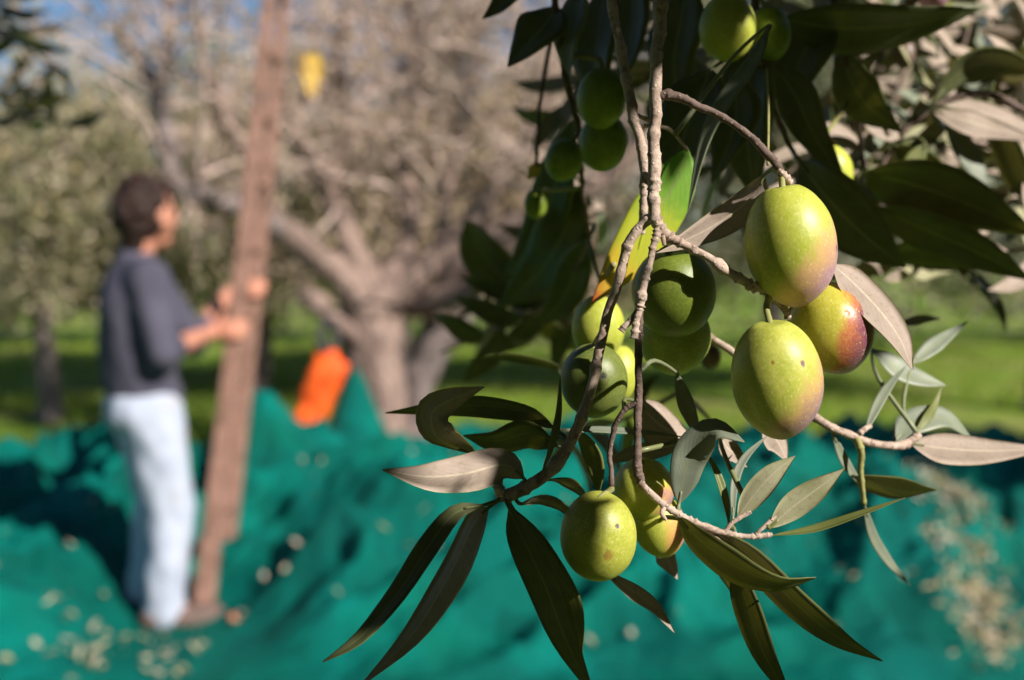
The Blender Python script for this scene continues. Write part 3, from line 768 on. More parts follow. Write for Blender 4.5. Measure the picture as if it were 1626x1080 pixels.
# ------------------------------------------------------------------ foreground: twigs, leaves, olives
class Branch:
    def __init__(s, label, root, group='hanging olive branches'):
        s.e = thing('olive_branch', label, 'olive branch', root, group); s.samples = []
    def twig(s, pts, mat='twig', nseg=12, rough=0.10, nodes=0.14, sub=14, name='twig', seed=None):
        """pts (px, py, dz cm behind focus, width px)"""
        pr = [(*P(a, b, DZ(z)), wd * 0.45 * DZ(z) / FPX) for a, b, z, wd in pts]
        sd = pts[0][0] * 0.013 if seed is None else seed
        V, F = tube_geo(pr, nseg, sub, rough, sd, nodes=nodes)
        o = link(name, mesh_np(name, V, F), M[mat], s.e)
        for q in catmull(pr, 6): s.samples.append((Vector(q[:3]), o))
        return o
    def leaf(s, pts, w, face=(0, 0, 1), side='u', mat='leaf', cup=0.18, twist=0.0, petiole=True, prof=0.0, name='leaf', wave=0.06):
        return make_leaf(s, pts, w, face, side, mat, cup, twist, petiole, prof, name, wave)

def make_leaf(br, pts, w, face, side, mat, cup, twist, petiole, prof, name, wave, fix=None):
    wt = w; w = w * (fix or 1.0)
    p3 = [np.array(P(a, b, DZ(z))) for a, b, z in pts]
    c = catmull(p3, max(3, int(16 / (len(p3) - 1))))
    n = len(c); dm = DZ(float(np.mean([q[2] for q in pts])))
    nrm = cv(face)
    U = (-1, -0.93, -0.62, -0.3, 0, 0.3, 0.62, 0.93, 1)
    V, F, UVs = [], [], []
    seed = pts[0][0] * 0.017 + pts[0][1] * 0.029
    for i in range(n):
        t = i / (n - 1)
        tg_ = (Vector(c[min(i + 1, n - 1)]) - Vector(c[max(i - 1, 0)])).normalized()
        nv = nrm
        if twist: nv = Quaternion(tg_, twist * (t - 0.5)) @ nv
        s_ = tg_.cross(nv)
        if s_.length < 0.15: s_ = tg_.cross(cv((0.3, 0.2, 1)))
        s_.normalize(); nn = s_.cross(tg_).normalized()            # nn points to the visible side
        app = math.sqrt(s_.dot(RGT) ** 2 + s_.dot(UPV) ** 2)
        hw = w / 2 * dm / FPX / max(app, 0.42)
        prf = math.sin(math.pi * min(1, t ** (0.84 + prof))) ** 0.92 if 0 < t < 1 else 0
        hw *= max(prf, 0.035) * (1 + 0.05 * mnoise.noise(Vector((t * 5, seed, 0))))
        top = nn if side == 't' else -nn
        for u in U:
            uu = u
            off = cup * (abs(u) ** 1.4) * hw                        # V-shaped blade, open towards the top side
            if abs(u) == 1: off -= 0.10 * hw + 0.00012
            off += wave * hw * math.sin(t * 9 + seed * 3 + (1.5 if u > 0 else 0)) * abs(u)
            V.append(tuple(Vector(c[i]) + s_ * (uu * hw) + top * off)); UVs.append((u * 0.5 + 0.5, t))
    m = len(U)
    if fix is None:                                                  # measure the apparent width once and correct it
        def pj(v):
            v = Vector(v) - CLOC; dd = v.dot(FWD); return (v.dot(RGT) / dd * FPX, v.dot(UPV) / dd * FPX)
        mw = 1e-3
        for i in range(2, n - 2):
            pr = [pj(V[i * m + k]) for k in range(m)]
            a0, a1 = pj(c[i - 1]), pj(c[i + 1]); tx, ty = a1[0] - a0[0], a1[1] - a0[1]; tl = math.hypot(tx, ty) + 1e-6
            e = [(-(p[0] * ty) + p[1] * tx) / tl for p in pr]; mw = max(mw, max(e) - min(e))
        return make_leaf(br, pts, wt, face, side, mat, cup, twist, petiole, prof, name, wave, min(1.15, max(0.4, wt / mw)))
    for i in range(n - 1):
        for k in range(m - 1):
            a = i * m + k
            q = (a, a + 1, a + m + 1, a + m)
            F.append(q)
    # orient: face normal should be the top side
    me = mesh_np(name, V, F)
    f = me.polygons[len(me.polygons) // 2]
    tgm = (Vector(c[n // 2 + 1]) - Vector(c[n // 2 - 1])).normalized()
    nvm = nrm if not twist else nrm
    topm = nvm if side == 't' else -nvm
    if f.normal.dot(topm) < 0:
        F = [tuple(reversed(q)) for q in F]; me = mesh_np(name, V, F)
    nleaf = len(V)
    if petiole and br.samples:
        b0 = Vector(c[0]); near = min(br.samples, key=lambda q: (q[0] - b0).length)[0]
        dist = (near - b0).length
        if 0.0006 < dist < 0.06:
            d1 = (Vector(c[1]) - b0).normalized()
            mid = b0.lerp(near, 0.5) - d1 * dist * 0.18 + Vector((0, 0, 0.0))
            tube_geo([(*near, 0.0007), (*mid, 0.00055), (*b0, 0.00045), (*c[2], 0.0003)], 6, 4, 0, 0, V, F)
            me = mesh_np(name, V, F)
    uvl = me.uv_layers.new(name='UVMap')
    for lp_ in me.loops:
        vi = lp_.vertex_index
        uvl.data[lp_.index].uv = UVs[vi] if vi < nleaf else (0.5, 0.02)
    host = min(br.samples, key=lambda q: (q[0] - Vector(c[0])).length)[1] if br.samples else br.e
    return link(name, me, M[mat], host)

def make_olive(label, px, py, z, wpx, lpx, tilt=0.0, lean=0.0, stalk=None, group='olives on the branch', seg=(48, 32), tip=0.04, **mk):
    """tilt: degrees the lower end swings to the right; lean: degrees the top leans towards the camera"""
    d = DZ(z); rx, rz = wpx / 2 * d / FPX, lpx / 2 * d / FPX
    c = P(px, py, d)
    ax = cv((-math.sin(math.radians(tilt)) * math.cos(math.radians(lean)), math.cos(math.radians(tilt)) * math.cos(math.radians(lean)), math.sin(math.radians(lean))))
    y = FWD - ax * FWD.dot(ax); y.normalize(); x = y.cross(ax)     # local x right, y away from the camera, z up
    R = Matrix((x, y, ax)).transposed().to_4x4()
    root = thing('olive', label, 'olive', c, group)
    root.matrix_world = Matrix.Translation(c) @ R
    ns, nr = seg; V, F = [], []
    sd = px * 0.01 + py * 0.007
    for i in range(nr + 1):
        ph = math.pi * i / nr
        zz, rr_ = math.cos(ph), math.sin(ph) ** 1.0
        if zz > 0.92: zz2 = zz - 0.07 * ((zz - 0.92) / 0.08) ** 1.6    # stalk dimple
        else: zz2 = zz
        if zz < -0.75: zz2 = zz - tip * ((-zz - 0.75) / 0.25) ** 3
        fat = 1 - 0.012 * zz
        for k in range(ns):
            a = 2 * math.pi * k / ns
            v = Vector((math.cos(a) * rr_ * fat, math.sin(a) * rr_ * fat, zz2))
            v *= 1 + 0.018 * mnoise.noise(v * 1.4 + Vector((sd, 0, 0))) + 0.004 * mnoise.noise(v * 6 + Vector((sd, 3, 0)))
            V.append((v.x * rx, v.y * rx, v.z * rz))
    for i in range(nr):
        for k in range(ns):
            a, b_ = i * ns + k, i * ns + (k + 1) % ns
            F.append((a, a + ns, b_ + ns, b_))
    mat = mat_olive('olive_skin', (rx, rz), seed=sd, **mk)
    o = bpy.data.objects.new('fruit', mesh_np('fruit', V, F)); COL.objects.link(o); o.data.materials.append(mat); o.parent = root
    if stalk:
        top = root.matrix_world @ Vector((0, 0, rz * 0.86))
        sp = [(*top, 0.00085)] + [(*P(a, b_, DZ(q)), 0.00075) for a, b_, q in stalk]
        V, F = tube_geo(sp, 8, 6, 0.15, sd)
        inv = root.matrix_world.inverted()
        V = [tuple(inv @ Vector(v)) for v in V]
        s = bpy.data.objects.new('stalk', mesh_np('stalk', V, F)); COL.objects.link(s); s.data.materials.append(M['twig_green']); s.parent = root
    return root

LEFT, DOWN, LD = (-0.78, -0.05, 0.62), (-0.15, -0.8, 0.58), (-0.6, -0.5, 0.62)
LIT, UPL = (0.45, 0.35, 0.82), (0.1, 0.75, 0.65)

# --- the main hanging branch, in focus
b1 = Branch('sharp olive branch hanging down the middle with a forked grey stem', P(1047, -30, FOCUS), 'hanging olive branches')
b1.twig([(1050, -60, 0.2, 25), (1047, 20, 0.2, 24), (1044, 95, 0.1, 21), (1041, 160, 0, 22), (1040, 215, 0, 20), (1042, 272, 0, 24), (1039, 315, 0, 20), (1044, 352, 0, 22), (1048, 368, 0, 16)], nseg=16)
b1.twig([(1044, 345, 0, 16), (1026, 350, .1, 17), (1003, 378, .2, 18), (988, 425, .3, 17), (968, 492, .4, 17), (950, 560, .4, 18), (938, 625, .4, 18), (915, 685, .4, 20), (884, 735, .4, 22), (850, 765, .4, 22), (808, 786, .4, 24), (795, 792, .4, 14)], nseg=14)
b1.twig([(1046, 358, 0, 16), (1040, 380, -.1, 13), (1032, 412, -.15, 12), (1024, 448, -.2, 14), (1018, 478, -.2, 15), (1012, 505, -.2, 12), (1008, 538, -.2, 14)], nodes=0.3)
b1.twig([(1016, 488, -.15, 11), (1003, 508, -.1, 11), (992, 518, -.1, 11), (986, 526, -.1, 12)])
b1.twig([(1018, 480, -.1, 10), (1014, 540, 0.1, 13), (1014, 600, .1, 13), (1013, 650, .1, 15), (1011, 700, .1, 13), (1012, 748, .1, 17), (1020, 772, .1, 13)], mat='twig_dark')
b1.twig([(1011, 640, .1, 12), (992, 652, .2, 10), (975, 680, .3, 10), (969, 720, .4, 9), (972, 772, .4, 9)], mat='twig_dark')
b1.twig([(1045, 360, 0, 18), (1062, 374, 0, 19), (1080, 386, 0, 16), (1115, 402, 0, 15), (1150, 428, 0, 15), (1185, 448, 0, 17), (1212, 462, .2, 14), (1238, 482, .5, 12), (1252, 500, .6, 8)], nodes=0.3)
b1.twig([(1188, 448, 0, 8), (1190, 462, 0, 7)], nodes=0); b1.twig([(1115, 400, 0, 8), (1112, 410, 0, 6)], nodes=0); b1.twig([(1052, 374, -.1, 9), (1055, 390, -.1, 7)], nodes=0)
b1.twig([(1044, 155, 0, 14), (1062, 150, 0, 17), (1100, 164, 0, 14), (1150, 188, 0, 13), (1190, 216, 0, 13), (1222, 250, 0, 16), (1238, 268, 0, 12), (1241, 280, 0, 10)], mat='twig_dark')
b1.twig([(1236, 268, 0, 10), (1246, 280, 0, 12), (1254, 292, 0.1, 10)], nodes=0.4)
b1.twig([(1246, 486, .4, 8), (1250, 500, .4, 12), (1250, 507, .4, 9)], nodes=0.3)
b1.twig([(1016, 765, .1, 12), (1040, 790, 0, 13), (1070, 812, 0, 12), (1110, 832, 0, 10), (1150, 846, 0, 10), (1185, 852, 0, 9), (1218, 850, 0, 10), (1226, 848, 0, 6)], nodes=0.3)
b1.twig([(1150, 846, 0, 8), (1166, 828, 0, 8), (1192, 812, 0, 9)]); b1.twig([(1200, 850, 0, 7), (1218, 832, 0, 7), (1232, 820, 0, 8)])
b1.twig([(1055, 802, 0, 9), (1050, 815, -.1, 8), (1058, 826, -.1, 5)])
b1.twig([(1118, 834, 0, 9), (1145, 862, 0.1, 8), (1168, 890, .2, 8)]); b1.twig([(798, 785, .3, 14), (790, 775, .2, 16), (796, 760, .2, 9)], nodes=0.4)
# leaves of the main branch
b1.leaf([(1322, 421, .7), (1352, 446, .65), (1398, 494, .45), (1430, 540, .3), (1449, 588, .2)], 54, (0.35, 0.25, 0.9), 'u', cup=0.10, petiole=False)
b1.twig([(1252, 495, .6, 6), (1300, 440, .9, 6), (1324, 422, .7, 6)], nodes=0)
b1.leaf([(1214, 278, .4), (1196, 310, .6), (1150, 348, .8), (1096, 378, .8), (1040, 402, .7)], 50, (-0.15, 0.45, 0.85), 'u', cup=0.3)
b1.leaf([(768, 802, .2), (722, 815, .1), (680, 868, 0), (632, 942, -.2), (572, 1012, -.4), (512, 1051, -.5)], 36, (-0.5, 0.35, 0.75), 't', twist=0.5)
b1.leaf([(776, 806, .3), (752, 832, .3), (712, 915, .1), (652, 1010, -.1), (570, 1092, -.3)], 47, (-0.85, -0.25, 0.5), 'u')
b1.leaf([(808, 806, .2), (828, 850, .1), (866, 930, -.1), (898, 1015, -.3), (945, 1110, -.5)], 56, LEFT, 't', prof=0.12)
b1.leaf([(815, 808, .6), (855, 862, .9), (896, 940, 1.1), (912, 1000, 1.2), (924, 1042, 1.2)], 44, LD, 't')
b1.leaf([(832, 760, .3), (800, 738, .1), (740, 752, -.2), (676, 757, -.4), (607, 746, -.4)], 62, (0.2, 0.12, 0.95), 'u', cup=0.45, wave=0.14)
b1.leaf([(756, 722, .5), (716, 708, .2), (690, 690, 0), (686, 655, -.2), (722, 632, -.4), (769, 614, -.5)], 58, LD, 'u', cup=0.3)
b1.leaf([(880, 680, 1.2), (836, 655, 1.4), (770, 644, 1.7), (695, 648, 2.0), (612, 656, 2.2)], 36, DOWN, 't')
b1.leaf([(864, 745, .2), (874, 700, 0), (884, 650, -.1), (890, 596, -.2)], 13, (0.85, 0.1, 0.5), 't', cup=0.5)
b1.leaf([(885, 708, 1.5), (840, 688, 1.7), (790, 700, 1.9), (736, 692, 2.1)], 48, DOWN, 't')
b1.leaf([(826, 800, .6), (862, 795, .8), (894, 808, 1.0), (918, 836, 1.2)], 20, LD, 'u')
b1.leaf([(862, 762, .6), (892, 764, .9), (916, 778, 1.1), (938, 800, 1.4)], 20, LD, 'u')
b1.leaf([(918, 682, 1.0), (936, 712, 1.2), (947, 748, 1.3), (950, 788, 1.4)], 30, (-0.55, 0.1, 0.8), 't', mat='leaf_young')
b1.leaf([(884, 684, 1.2), (940, 682, 1.2), (1020, 686, 1.3), (1088, 694, 1.4)], 11, (0, 0.75, 0.6), 't', mat='leaf_dull')
b1.leaf([(1014, 640, 1.8), (1040, 668, 2.2), (1074, 690, 2.5), (1118, 712, 2.8)], 66, (0.15, 0.35, 0.9), 'u', cup=0.4)
b1.leaf([(1096, 700, 2.2), (1050, 712, 2.4), (1000, 722, 2.5), (962, 734, 2.5)], 30, (0.2, 0.3, 0.9), 'u')
b1.leaf([(1074, 592, 1.4), (1086, 632, 1.6), (1098, 664, 1.8), (1114, 704, 2.0)], 27, (-0.1, 0.3, 0.95), 't', mat='leaf_dull')
b1.leaf([(1078, 800, .2), (1086, 760, .1), (1100, 715, 0), (1136, 682, -.3), (1182, 702, -.6)], 58, (0.05, 0.5, 0.85), 't', mat='leaf_dull', cup=0.1)
b1.leaf([(1172, 822, 0), (1196, 788, -.1), (1228, 752, -.2), (1263, 724, -.2)], 40, (0.0, 0.35, 0.9), 'u', mat='leaf_young')
b1.leaf([(1222, 838, 0), (1258, 806, -.1), (1298, 776, -.2), (1341, 744, -.3)], 44, (0.35, 0.3, 0.88), 'u', mat='leaf_young')
b1.leaf([(1226, 850, 0), (1290, 842, -.1), (1362, 818, -.3), (1438, 790, -.5)], 13, (0.0, 0.8, 0.5), 't', mat='leaf_young', cup=0.5)
b1.leaf([(1078, 820, 0), (1112, 858, -.2), (1170, 900, -.4), (1236, 924, -.6), (1296, 918, -.7)], 50, DOWN, 't')
b1.leaf([(1130, 842, .1), (1188, 880, .2), (1260, 955, .2), (1330, 1012, .1), (1401, 1050, 0)], 46, LD, 't')
b1.leaf([(1168, 892, .4), (1186, 960, .4), (1214, 1040, .2), (1262, 1120, .1)], 44, LEFT, 't')
b1.leaf([(1120, 850, .6), (1140, 892, .8), (1162, 930, .9), (1176, 968, 1.0)], 22, LD, 'u', mat='leaf_young')
b1.leaf([(960, 908, 1.2), (1004, 938, 1.0), (1040, 964, .9), (1071, 1005, .8)], 26, (0.25, 0.35, 0.9), 'u')
b1.leaf([(1158, 832, .4), (1150, 790, .5), (1138, 752, .6), (1118, 712, .7)], 13, (0.4, 0.2, 0.85), 't', mat='leaf_young', cup=0.5)
b1.leaf([(1164, 830, .8), (1166, 770, 1.0), (1182, 728, 1.2), (1220, 690, 1.4)], 15, (0.0, 0.5, 0.85), 't', mat='leaf_dull')
b1.leaf([(1212, 670, 1.6), (1226, 690, 1.7), (1238, 706, 1.8), (1250, 734, 1.8)], 40, (0.3, 0.2, 0.9), 'u', petiole=False)
b1.leaf([(1040, 862, 2.2), (1054, 880, 2.3), (1064, 896, 2.3), (1076, 920, 2.3)], 34, (0.35, 0.2, 0.9), 'u')
b1.leaf([(1142, 690, 2.0), (1156, 712, 2.1), (1170, 722, 2.1), (1186, 742, 2.2)], 32, LIT, 'u')

# --- second, softer stem on the left of the main one
b2 = Branch('softer pale stem just left of the main hanging branch', P(968, -30, FOCUS + 0.02), 'hanging olive branches')
b2.twig([(962, -60, 2.2, 17), (974, 20, 2.0, 17), (990, 100, 1.8, 17), (1002, 160, 1.6, 19), (1014, 212, 1.5, 17), (1024, 262, 1.5, 20), (1024, 320, 1.5, 16), (1018, 372, 1.6, 14)], nseg=14)
b2.twig([(1004, 180, 1.6, 8), (1028, 190, 1.8, 8), (1045, 195, 2.2, 7)], nodes=0)
b2.leaf([(1092, 236, 3.0), (1072, 290, 3.0), (1030, 360, 3.0), (985, 425, 3.0), (940, 482, 3.0)], 84, (0.42, 0.38, 0.82), 't', mat='leaf_dying', cup=0.15, petiole=False)
b2.twig([(1024, 200, 1.8, 8), (1062, 205, 2.5, 7), (1092, 238, 3.0, 6)], nodes=0)
b2.leaf([(1222, 40, 2.4), (1196, 96, 2.2), (1146, 168, 2.0), (1116, 232, 2.0), (1092, 335, 2.0)], 26, (-0.6, 0.35, 0.7), 't', mat='leaf_dull')

# --- olives
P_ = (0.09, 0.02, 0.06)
make_olive('large sunlit green olive with lilac blush, highest of the sharp ones', 1255, 388, 0.0, 141, 196, 10, 6, [(1241, 284, 0), (1239, 272, 0)], seg=(72, 48),
           blush=(0.55, -0.15, -0.8), blush_lo=0.12, blush_hi=0.98, purple=(0.33, 0.16, 0.21), bloom=0.55, orange=(0.54, 0.34, 0.15), spots=[(0.86, -0.48, -0.18, 0.085, (0.17, 0.05, 0.13))])
make_olive('large sunlit green olive with purple tip, front of the lower pair', 1233, 601, -0.35, 142, 194, 9, 12, [(1217, 490, 0.0), (1222, 468, 0.1)], seg=(72, 48), g1=(0.34, 0.38, 0.04), g2=(0.45, 0.46, 0.08),
           blush=(0.62, -0.05, -0.78), blush_lo=0.12, blush_hi=0.92, purple=(0.20, 0.08, 0.15), bloom=0.6, orange=(0.50, 0.33, 0.13),
           spots=[(0.36, -0.86, 0.36, 0.08, (0.13, 0.04, 0.08)), (-0.28, -0.85, 0.45, 0.05, (0.3, 0.16, 0.03)), (0.9, -0.28, -0.34, 0.12, (0.14, 0.04, 0.1))])
make_olive('half hidden olive turning red and purple behind the lower large olive', 1318, 520, 1.1, 128, 150, 26, 5, [(1290, 440, 1.2)], seg=(64, 40), g1=(0.40, 0.37, 0.03), g2=(0.48, 0.44, 0.05),
           blush=(0.75, -0.05, -0.62), blush_lo=-0.15, blush_hi=0.55, orange=(0.48, 0.15, 0.06), purple=(0.15, 0.025, 0.06), bloom=0.15, gloss=0.26,
           spots=[(0.22, -0.92, 0.28, 0.09, (0.5, 0.18, 0.08))])
make_olive('round dark green olive in shade behind the forked stem', 1070, 464, 1.5, 133, 146, 8, 25, [(1060, 395, 1.3), (1062, 380, 0.4)], seg=(64, 40), g1=(0.10, 0.145, 0.012), g2=(0.13, 0.175, 0.018), mott=0.07)  # shade is put into this olive's darker skin colour
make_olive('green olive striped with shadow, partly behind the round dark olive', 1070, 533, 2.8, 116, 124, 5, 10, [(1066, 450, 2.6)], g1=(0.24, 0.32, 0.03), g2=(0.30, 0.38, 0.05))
make_olive('shaded dark grey-green olive left of the forked stem, crossed by a twig', 943, 604, 1.8, 107, 120, 4, 20, [(946, 545, 1.6), (955, 530, 0.6)], g1=(0.10, 0.135, 0.025), g2=(0.13, 0.16, 0.035), mott=0.08, spots=[(0.2, -0.86, 0.42, 0.11, (0.02, 0.015, 0.02))])  # skin colour darkened in place of shade; the dark spot is its own
make_olive('blurred yellow-green olive above the dark grey-green olive', 950, 520, 4.2, 84, 104, 0, 10, [(952, 455, 4.0), (975, 420, 1.5)], seg=(32, 20))
make_olive('blurred lime olive peeking between the two lower left twigs', 982, 592, 4.6, 66, 92, 0, 0, [(986, 530, 4.4)], seg=(32, 20))
make_olive('speckled green olive lowest on the branch with a dark spot', 950, 851, 0.3, 121, 147, 2, 18, [(972, 776, 0.4)], seg=(64, 40), g1=(0.29, 0.32, 0.03), g2=(0.36, 0.38, 0.05),
           spots=[(0.42, -0.72, 0.55, 0.085, (0.04, 0.015, 0.04)), (0.16, -0.97, -0.02, 0.16, (0.30, 0.20, 0.04))])
make_olive('green olive with a lilac patch behind the lowest olive', 1022, 776, 1.4, 96, 100, 4, 20, [(1012, 728, 1.2), (1012, 715, 0.3)], blush=(0.75, -0.6, -0.1), blush_lo=0.72, blush_hi=1.1, purple=(0.25, 0.13, 0.24), bloom=0.3)
make_olive('green olive with a pale blush crossed by shadow below the lilac one', 1046, 832, 1.7, 84, 106, 12, 5, [(1036, 790, 1.6)], blush=(0.7, -0.5, -0.4), blush_lo=0.45, blush_hi=1.3, bloom=0.3)

# --- branch behind and above, dark blurred leaves and olives
b3 = Branch('blurred dark leafy branch filling the upper right behind the olives', P(1330, -60, FOCUS + 0.07), 'hanging olive branches')
b3.twig([(1180, -70, 5, 16), (1200, 20, 5, 14), (1215, 110, 5, 12), (1235, 190, 5.5, 10), (1270, 260, 6, 8)], mat='twig_dark')
b3.twig([(1330, -70, 7, 16), (1325, 10, 7, 14), (1340, 90, 7, 12), (1360, 180, 7.5, 10), (1372, 270, 8, 8)], mat='twig_dark')
b3.twig([(1640, 180, 9, 14), (1560, 150, 9, 13), (1480, 170, 9, 11), (1420, 230, 9, 10), (1390, 290, 9, 8)], mat='twig_dark')
b3.twig([(1218, 108, 2.6, 5), (1220, 180, 2.4, 5), (1219, 262, 1.6, 5)], mat='twig_green', nodes=0)
b3.leaf([(1270, 256, 5.5), (1310, 310, 5.2), (1370, 372, 5), (1437, 424, 5)], 104, LD, 't')
b3.leaf([(1372, 275, 7), (1440, 290, 7), (1540, 325, 7), (1650, 376, 7)], 96, DOWN, 't')
b3.leaf([(1392, 300, 8), (1450, 348, 8), (1530, 378, 8), (1600, 398, 8)], 60, (0.1, 0.3, 0.9), 'u', cup=0.3)
b3.leaf([(1390, 330, 7.5), (1470, 365, 7.3), (1550, 400, 7), (1640, 446, 7)], 64, DOWN, 't')
b3.leaf([(1400, 400, 8), (1470, 396, 8), (1540, 402, 8), (1620, 428, 8)], 56, DOWN, 't')
b3.leaf([(1205, 60, 5.2), (1190, 130, 5.2), (1186, 220, 5.2), (1200, 320, 5.2)], 92, LEFT, 't')
b3.leaf([(1225, 100, 5.6), (1262, 150, 5.6), (1290, 210, 5.6), (1345, 300, 5.6)], 70, LD, 't')
b3.leaf([(1325, 20, 6.6), (1290, 60, 6.6), (1262, 120, 6.6), (1250, 200, 6.6)], 84, LEFT, 't')
b3.leaf([(1240, 30, 6.2), (1330, 44, 6.2), (1440, 40, 6.2), (1556, 14, 6.2)], 84, DOWN, 't')
b3.leaf([(1338, 80, 7), (1352, 130, 7), (1380, 170, 7), (1432, 210, 7)], 76, LD, 't')
b3.leaf([(1130, 110, 4.2), (1108, 160, 4.2), (1086, 215, 4.2), (1060, 290, 4.2)], 96, LEFT, 't')
b3.leaf([(1090, -20, 5), (1080, 40, 5), (1070, 100, 5), (1080, 190, 5)], 84, LEFT, 't')
b3.leaf([(1160, 120, 4.8), (1170, 170, 4.8), (1160, 220, 4.8), (1130, 290, 4.8)], 80, LEFT, 't')
b3.leaf([(1480, 165, 8.5), (1530, 110, 8.5), (1590, 100, 8.5), (1650, 118, 8.5)], 56, DOWN, 't')
b3.leaf([(1500, 170, 8.5), (1550, 178, 8.5), (1600, 190, 8.5), (1660, 216, 8.5)], 44, (0.2, 0.35, 0.9), 'u')
b3.leaf([(1480, 175, 8.5), (1530, 190, 8.2), (1580, 205, 8.2), (1650, 224, 8)], 40, (0.3, 0.3, 0.9), 'u')
b3.leaf([(1420, 230, 8.5), (1462, 262, 8.5), (1490, 292, 8.5), (1535, 330, 8.5)], 60, LD, 't')
b3.leaf([(1500, 180, 9), (1525, 230, 9), (1550, 270, 9), (1566, 330, 9)], 40, (0.1, 0.5, 0.85), 't', mat='leaf_dull')
b3.leaf([(1470, 230, 8), (1456, 250, 8), (1440, 270, 8), (1420, 290, 8)], 30, (0.4, 0.4, 0.85), 't', mat='leaf_young')
b3.leaf([(1362, 180, 8), (1392, 200, 8), (1420, 212, 8), (1400, 190, 8)], 30, LIT, 'u')
b3.leaf([(1380, 250, 8.5), (1350, 220, 8.5), (1320, 205, 8.5), (1290, 200, 8.5)], 30, LIT, 'u')
b3.leaf([(1560, 150, 9.5), (1600, 240, 9.5), (1620, 290, 9.5), (1650, 330, 9.5)], 50, LD, 't')
b3.leaf([(1330, 60, 7.5), (1335, 90, 7.5), (1332, 120, 7.5), (1330, 150, 7.5)], 24, (0, .5, .85), 't', mat='leaf_dull')

b4 = Branch('blurred dark leafy branch left of the hanging stem with small dark olives', P(890, -60, FOCUS + 0.06), 'hanging olive branches')
b4.twig([(872, -60, 5, 13), (882, 30, 5, 12), (892, 90, 5.2, 12), (905, 150, 5.4, 11), (918, 200, 5.6, 10), (925, 300, 6, 8), (935, 380, 7, 7)], mat='twig_dark')
b4.twig([(880, 40, 6, 8), (866, 110, 7, 8), (856, 180, 7, 7), (852, 262, 7, 6)], mat='twig_dark', nodes=0)
b4.leaf([(852, 258, 7), (850, 268, 7), (846, 275, 7), (838, 286, 7)], 22, LIT, 'u', mat='leaf_yellow', petiole=False)
b4.leaf([(885, 10, 5), (868, 36, 5), (842, 66, 5), (806, 106, 5)], 74, LEFT, 't')
b4.leaf([(926, -30, 5), (912, 20, 5), (902, 65, 5), (904, 122, 5)], 48, LEFT, 't', mat='leaf_dull')
b4.leaf([(830, -30, 5.5), (810, -10, 5.5), (792, 10, 5.5), (766, 30, 5.5)], 36, LEFT, 't')
b4.leaf([(965, -30, 5.5), (952, 40, 5.5), (945, 110, 5.5), (960, 190, 5.5)], 74, LEFT, 't')
b4.leaf([(1000, -40, 6), (1005, 20, 6), (1000, 70, 6), (985, 140, 6)], 60, LEFT, 't')
b4.leaf([(912, 190, 6), (880, 300, 8), (850, 380, 10), (800, 440, 12)], 70, LD, 't')
b4.leaf([(925, 300, 8), (890, 380, 9), (850, 440, 11), (790, 490, 13)], 90, LD, 't')
b4.leaf([(740, 350, 14), (765, 400, 14), (800, 440, 14), (850, 470, 14)], 70, LD, 't', petiole=False)
b4.leaf([(935, 380, 8), (915, 430, 9), (890, 480, 10), (850, 520, 11)], 60, LD, 't')
b4.leaf([(930, 360, 9), (900, 400, 10), (900, 460, 10), (905, 520, 10)], 40, LEFT, 't')
b4.twig([(935, 380, 7, 7), (900, 450, 10, 7), (840, 500, 13, 7), (770, 530, 16, 6), (700, 560, 18, 5)], mat='twig_dark')
for a, bq in (((860, 490), (790, 560)), ((830, 505), (720, 470)), ((800, 520), (735, 610)), ((880, 470), (800, 410)), ((900, 460), (880, 590)), ((850, 500), (930, 560)), ((770, 530), (690, 500)), ((880, 480), (730, 440))):
    b4.leaf([(*a, 13), ((a[0] * 2 + bq[0]) / 3 + 6, (a[1] * 2 + bq[1]) / 3 + 8, 13.3), ((a[0] + 2 * bq[0]) / 3, (a[1] + 2 * bq[1]) / 3 + 6, 13.6), (*bq, 14)], 38, LD, 't')
b4.leaf([(900, 590, 6), (860, 575, 6), (800, 566, 6), (742, 572, 6)], 14, DOWN, 't')
G = 'blurred olives behind the branch'
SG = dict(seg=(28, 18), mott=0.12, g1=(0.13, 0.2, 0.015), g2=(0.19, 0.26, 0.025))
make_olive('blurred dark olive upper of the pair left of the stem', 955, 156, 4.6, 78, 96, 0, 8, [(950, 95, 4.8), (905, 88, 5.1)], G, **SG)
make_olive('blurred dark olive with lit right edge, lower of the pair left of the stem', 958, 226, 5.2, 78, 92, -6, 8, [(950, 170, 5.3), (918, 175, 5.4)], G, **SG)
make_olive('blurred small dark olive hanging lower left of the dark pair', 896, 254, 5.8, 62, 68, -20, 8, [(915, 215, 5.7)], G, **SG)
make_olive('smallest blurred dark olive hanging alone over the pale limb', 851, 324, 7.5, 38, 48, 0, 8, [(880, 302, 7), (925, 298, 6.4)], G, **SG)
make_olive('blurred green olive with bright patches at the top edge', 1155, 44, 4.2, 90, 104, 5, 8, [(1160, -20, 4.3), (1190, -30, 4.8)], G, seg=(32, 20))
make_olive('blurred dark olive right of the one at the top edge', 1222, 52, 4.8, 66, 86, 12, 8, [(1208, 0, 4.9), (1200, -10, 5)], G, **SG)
make_olive('blurred bright lime olive behind the highest large olive', 1322, 272, 6.6, 62, 84, 12, 8, [(1312, 215, 6.8), (1350, 160, 7.2)], G, seg=(32, 20), g1=(0.40, 0.46, 0.03), g2=(0.46, 0.5, 0.06))
make_olive('tiny dark purple olive deep in the upper right leaves', 1436, 86, 11, 34, 46, 0, 0, [(1432, 50, 11)], G, seg=(24, 16), g1=(0.05, 0.01, 0.05), g2=(0.1, 0.02, 0.09))
make_olive('pink-purple olive cut off by the top edge at the right', 1484, -8, 10, 46, 44, 0, 0, None, G, seg=(24, 16), g1=(0.35, 0.12, 0.28), g2=(0.42, 0.16, 0.32))
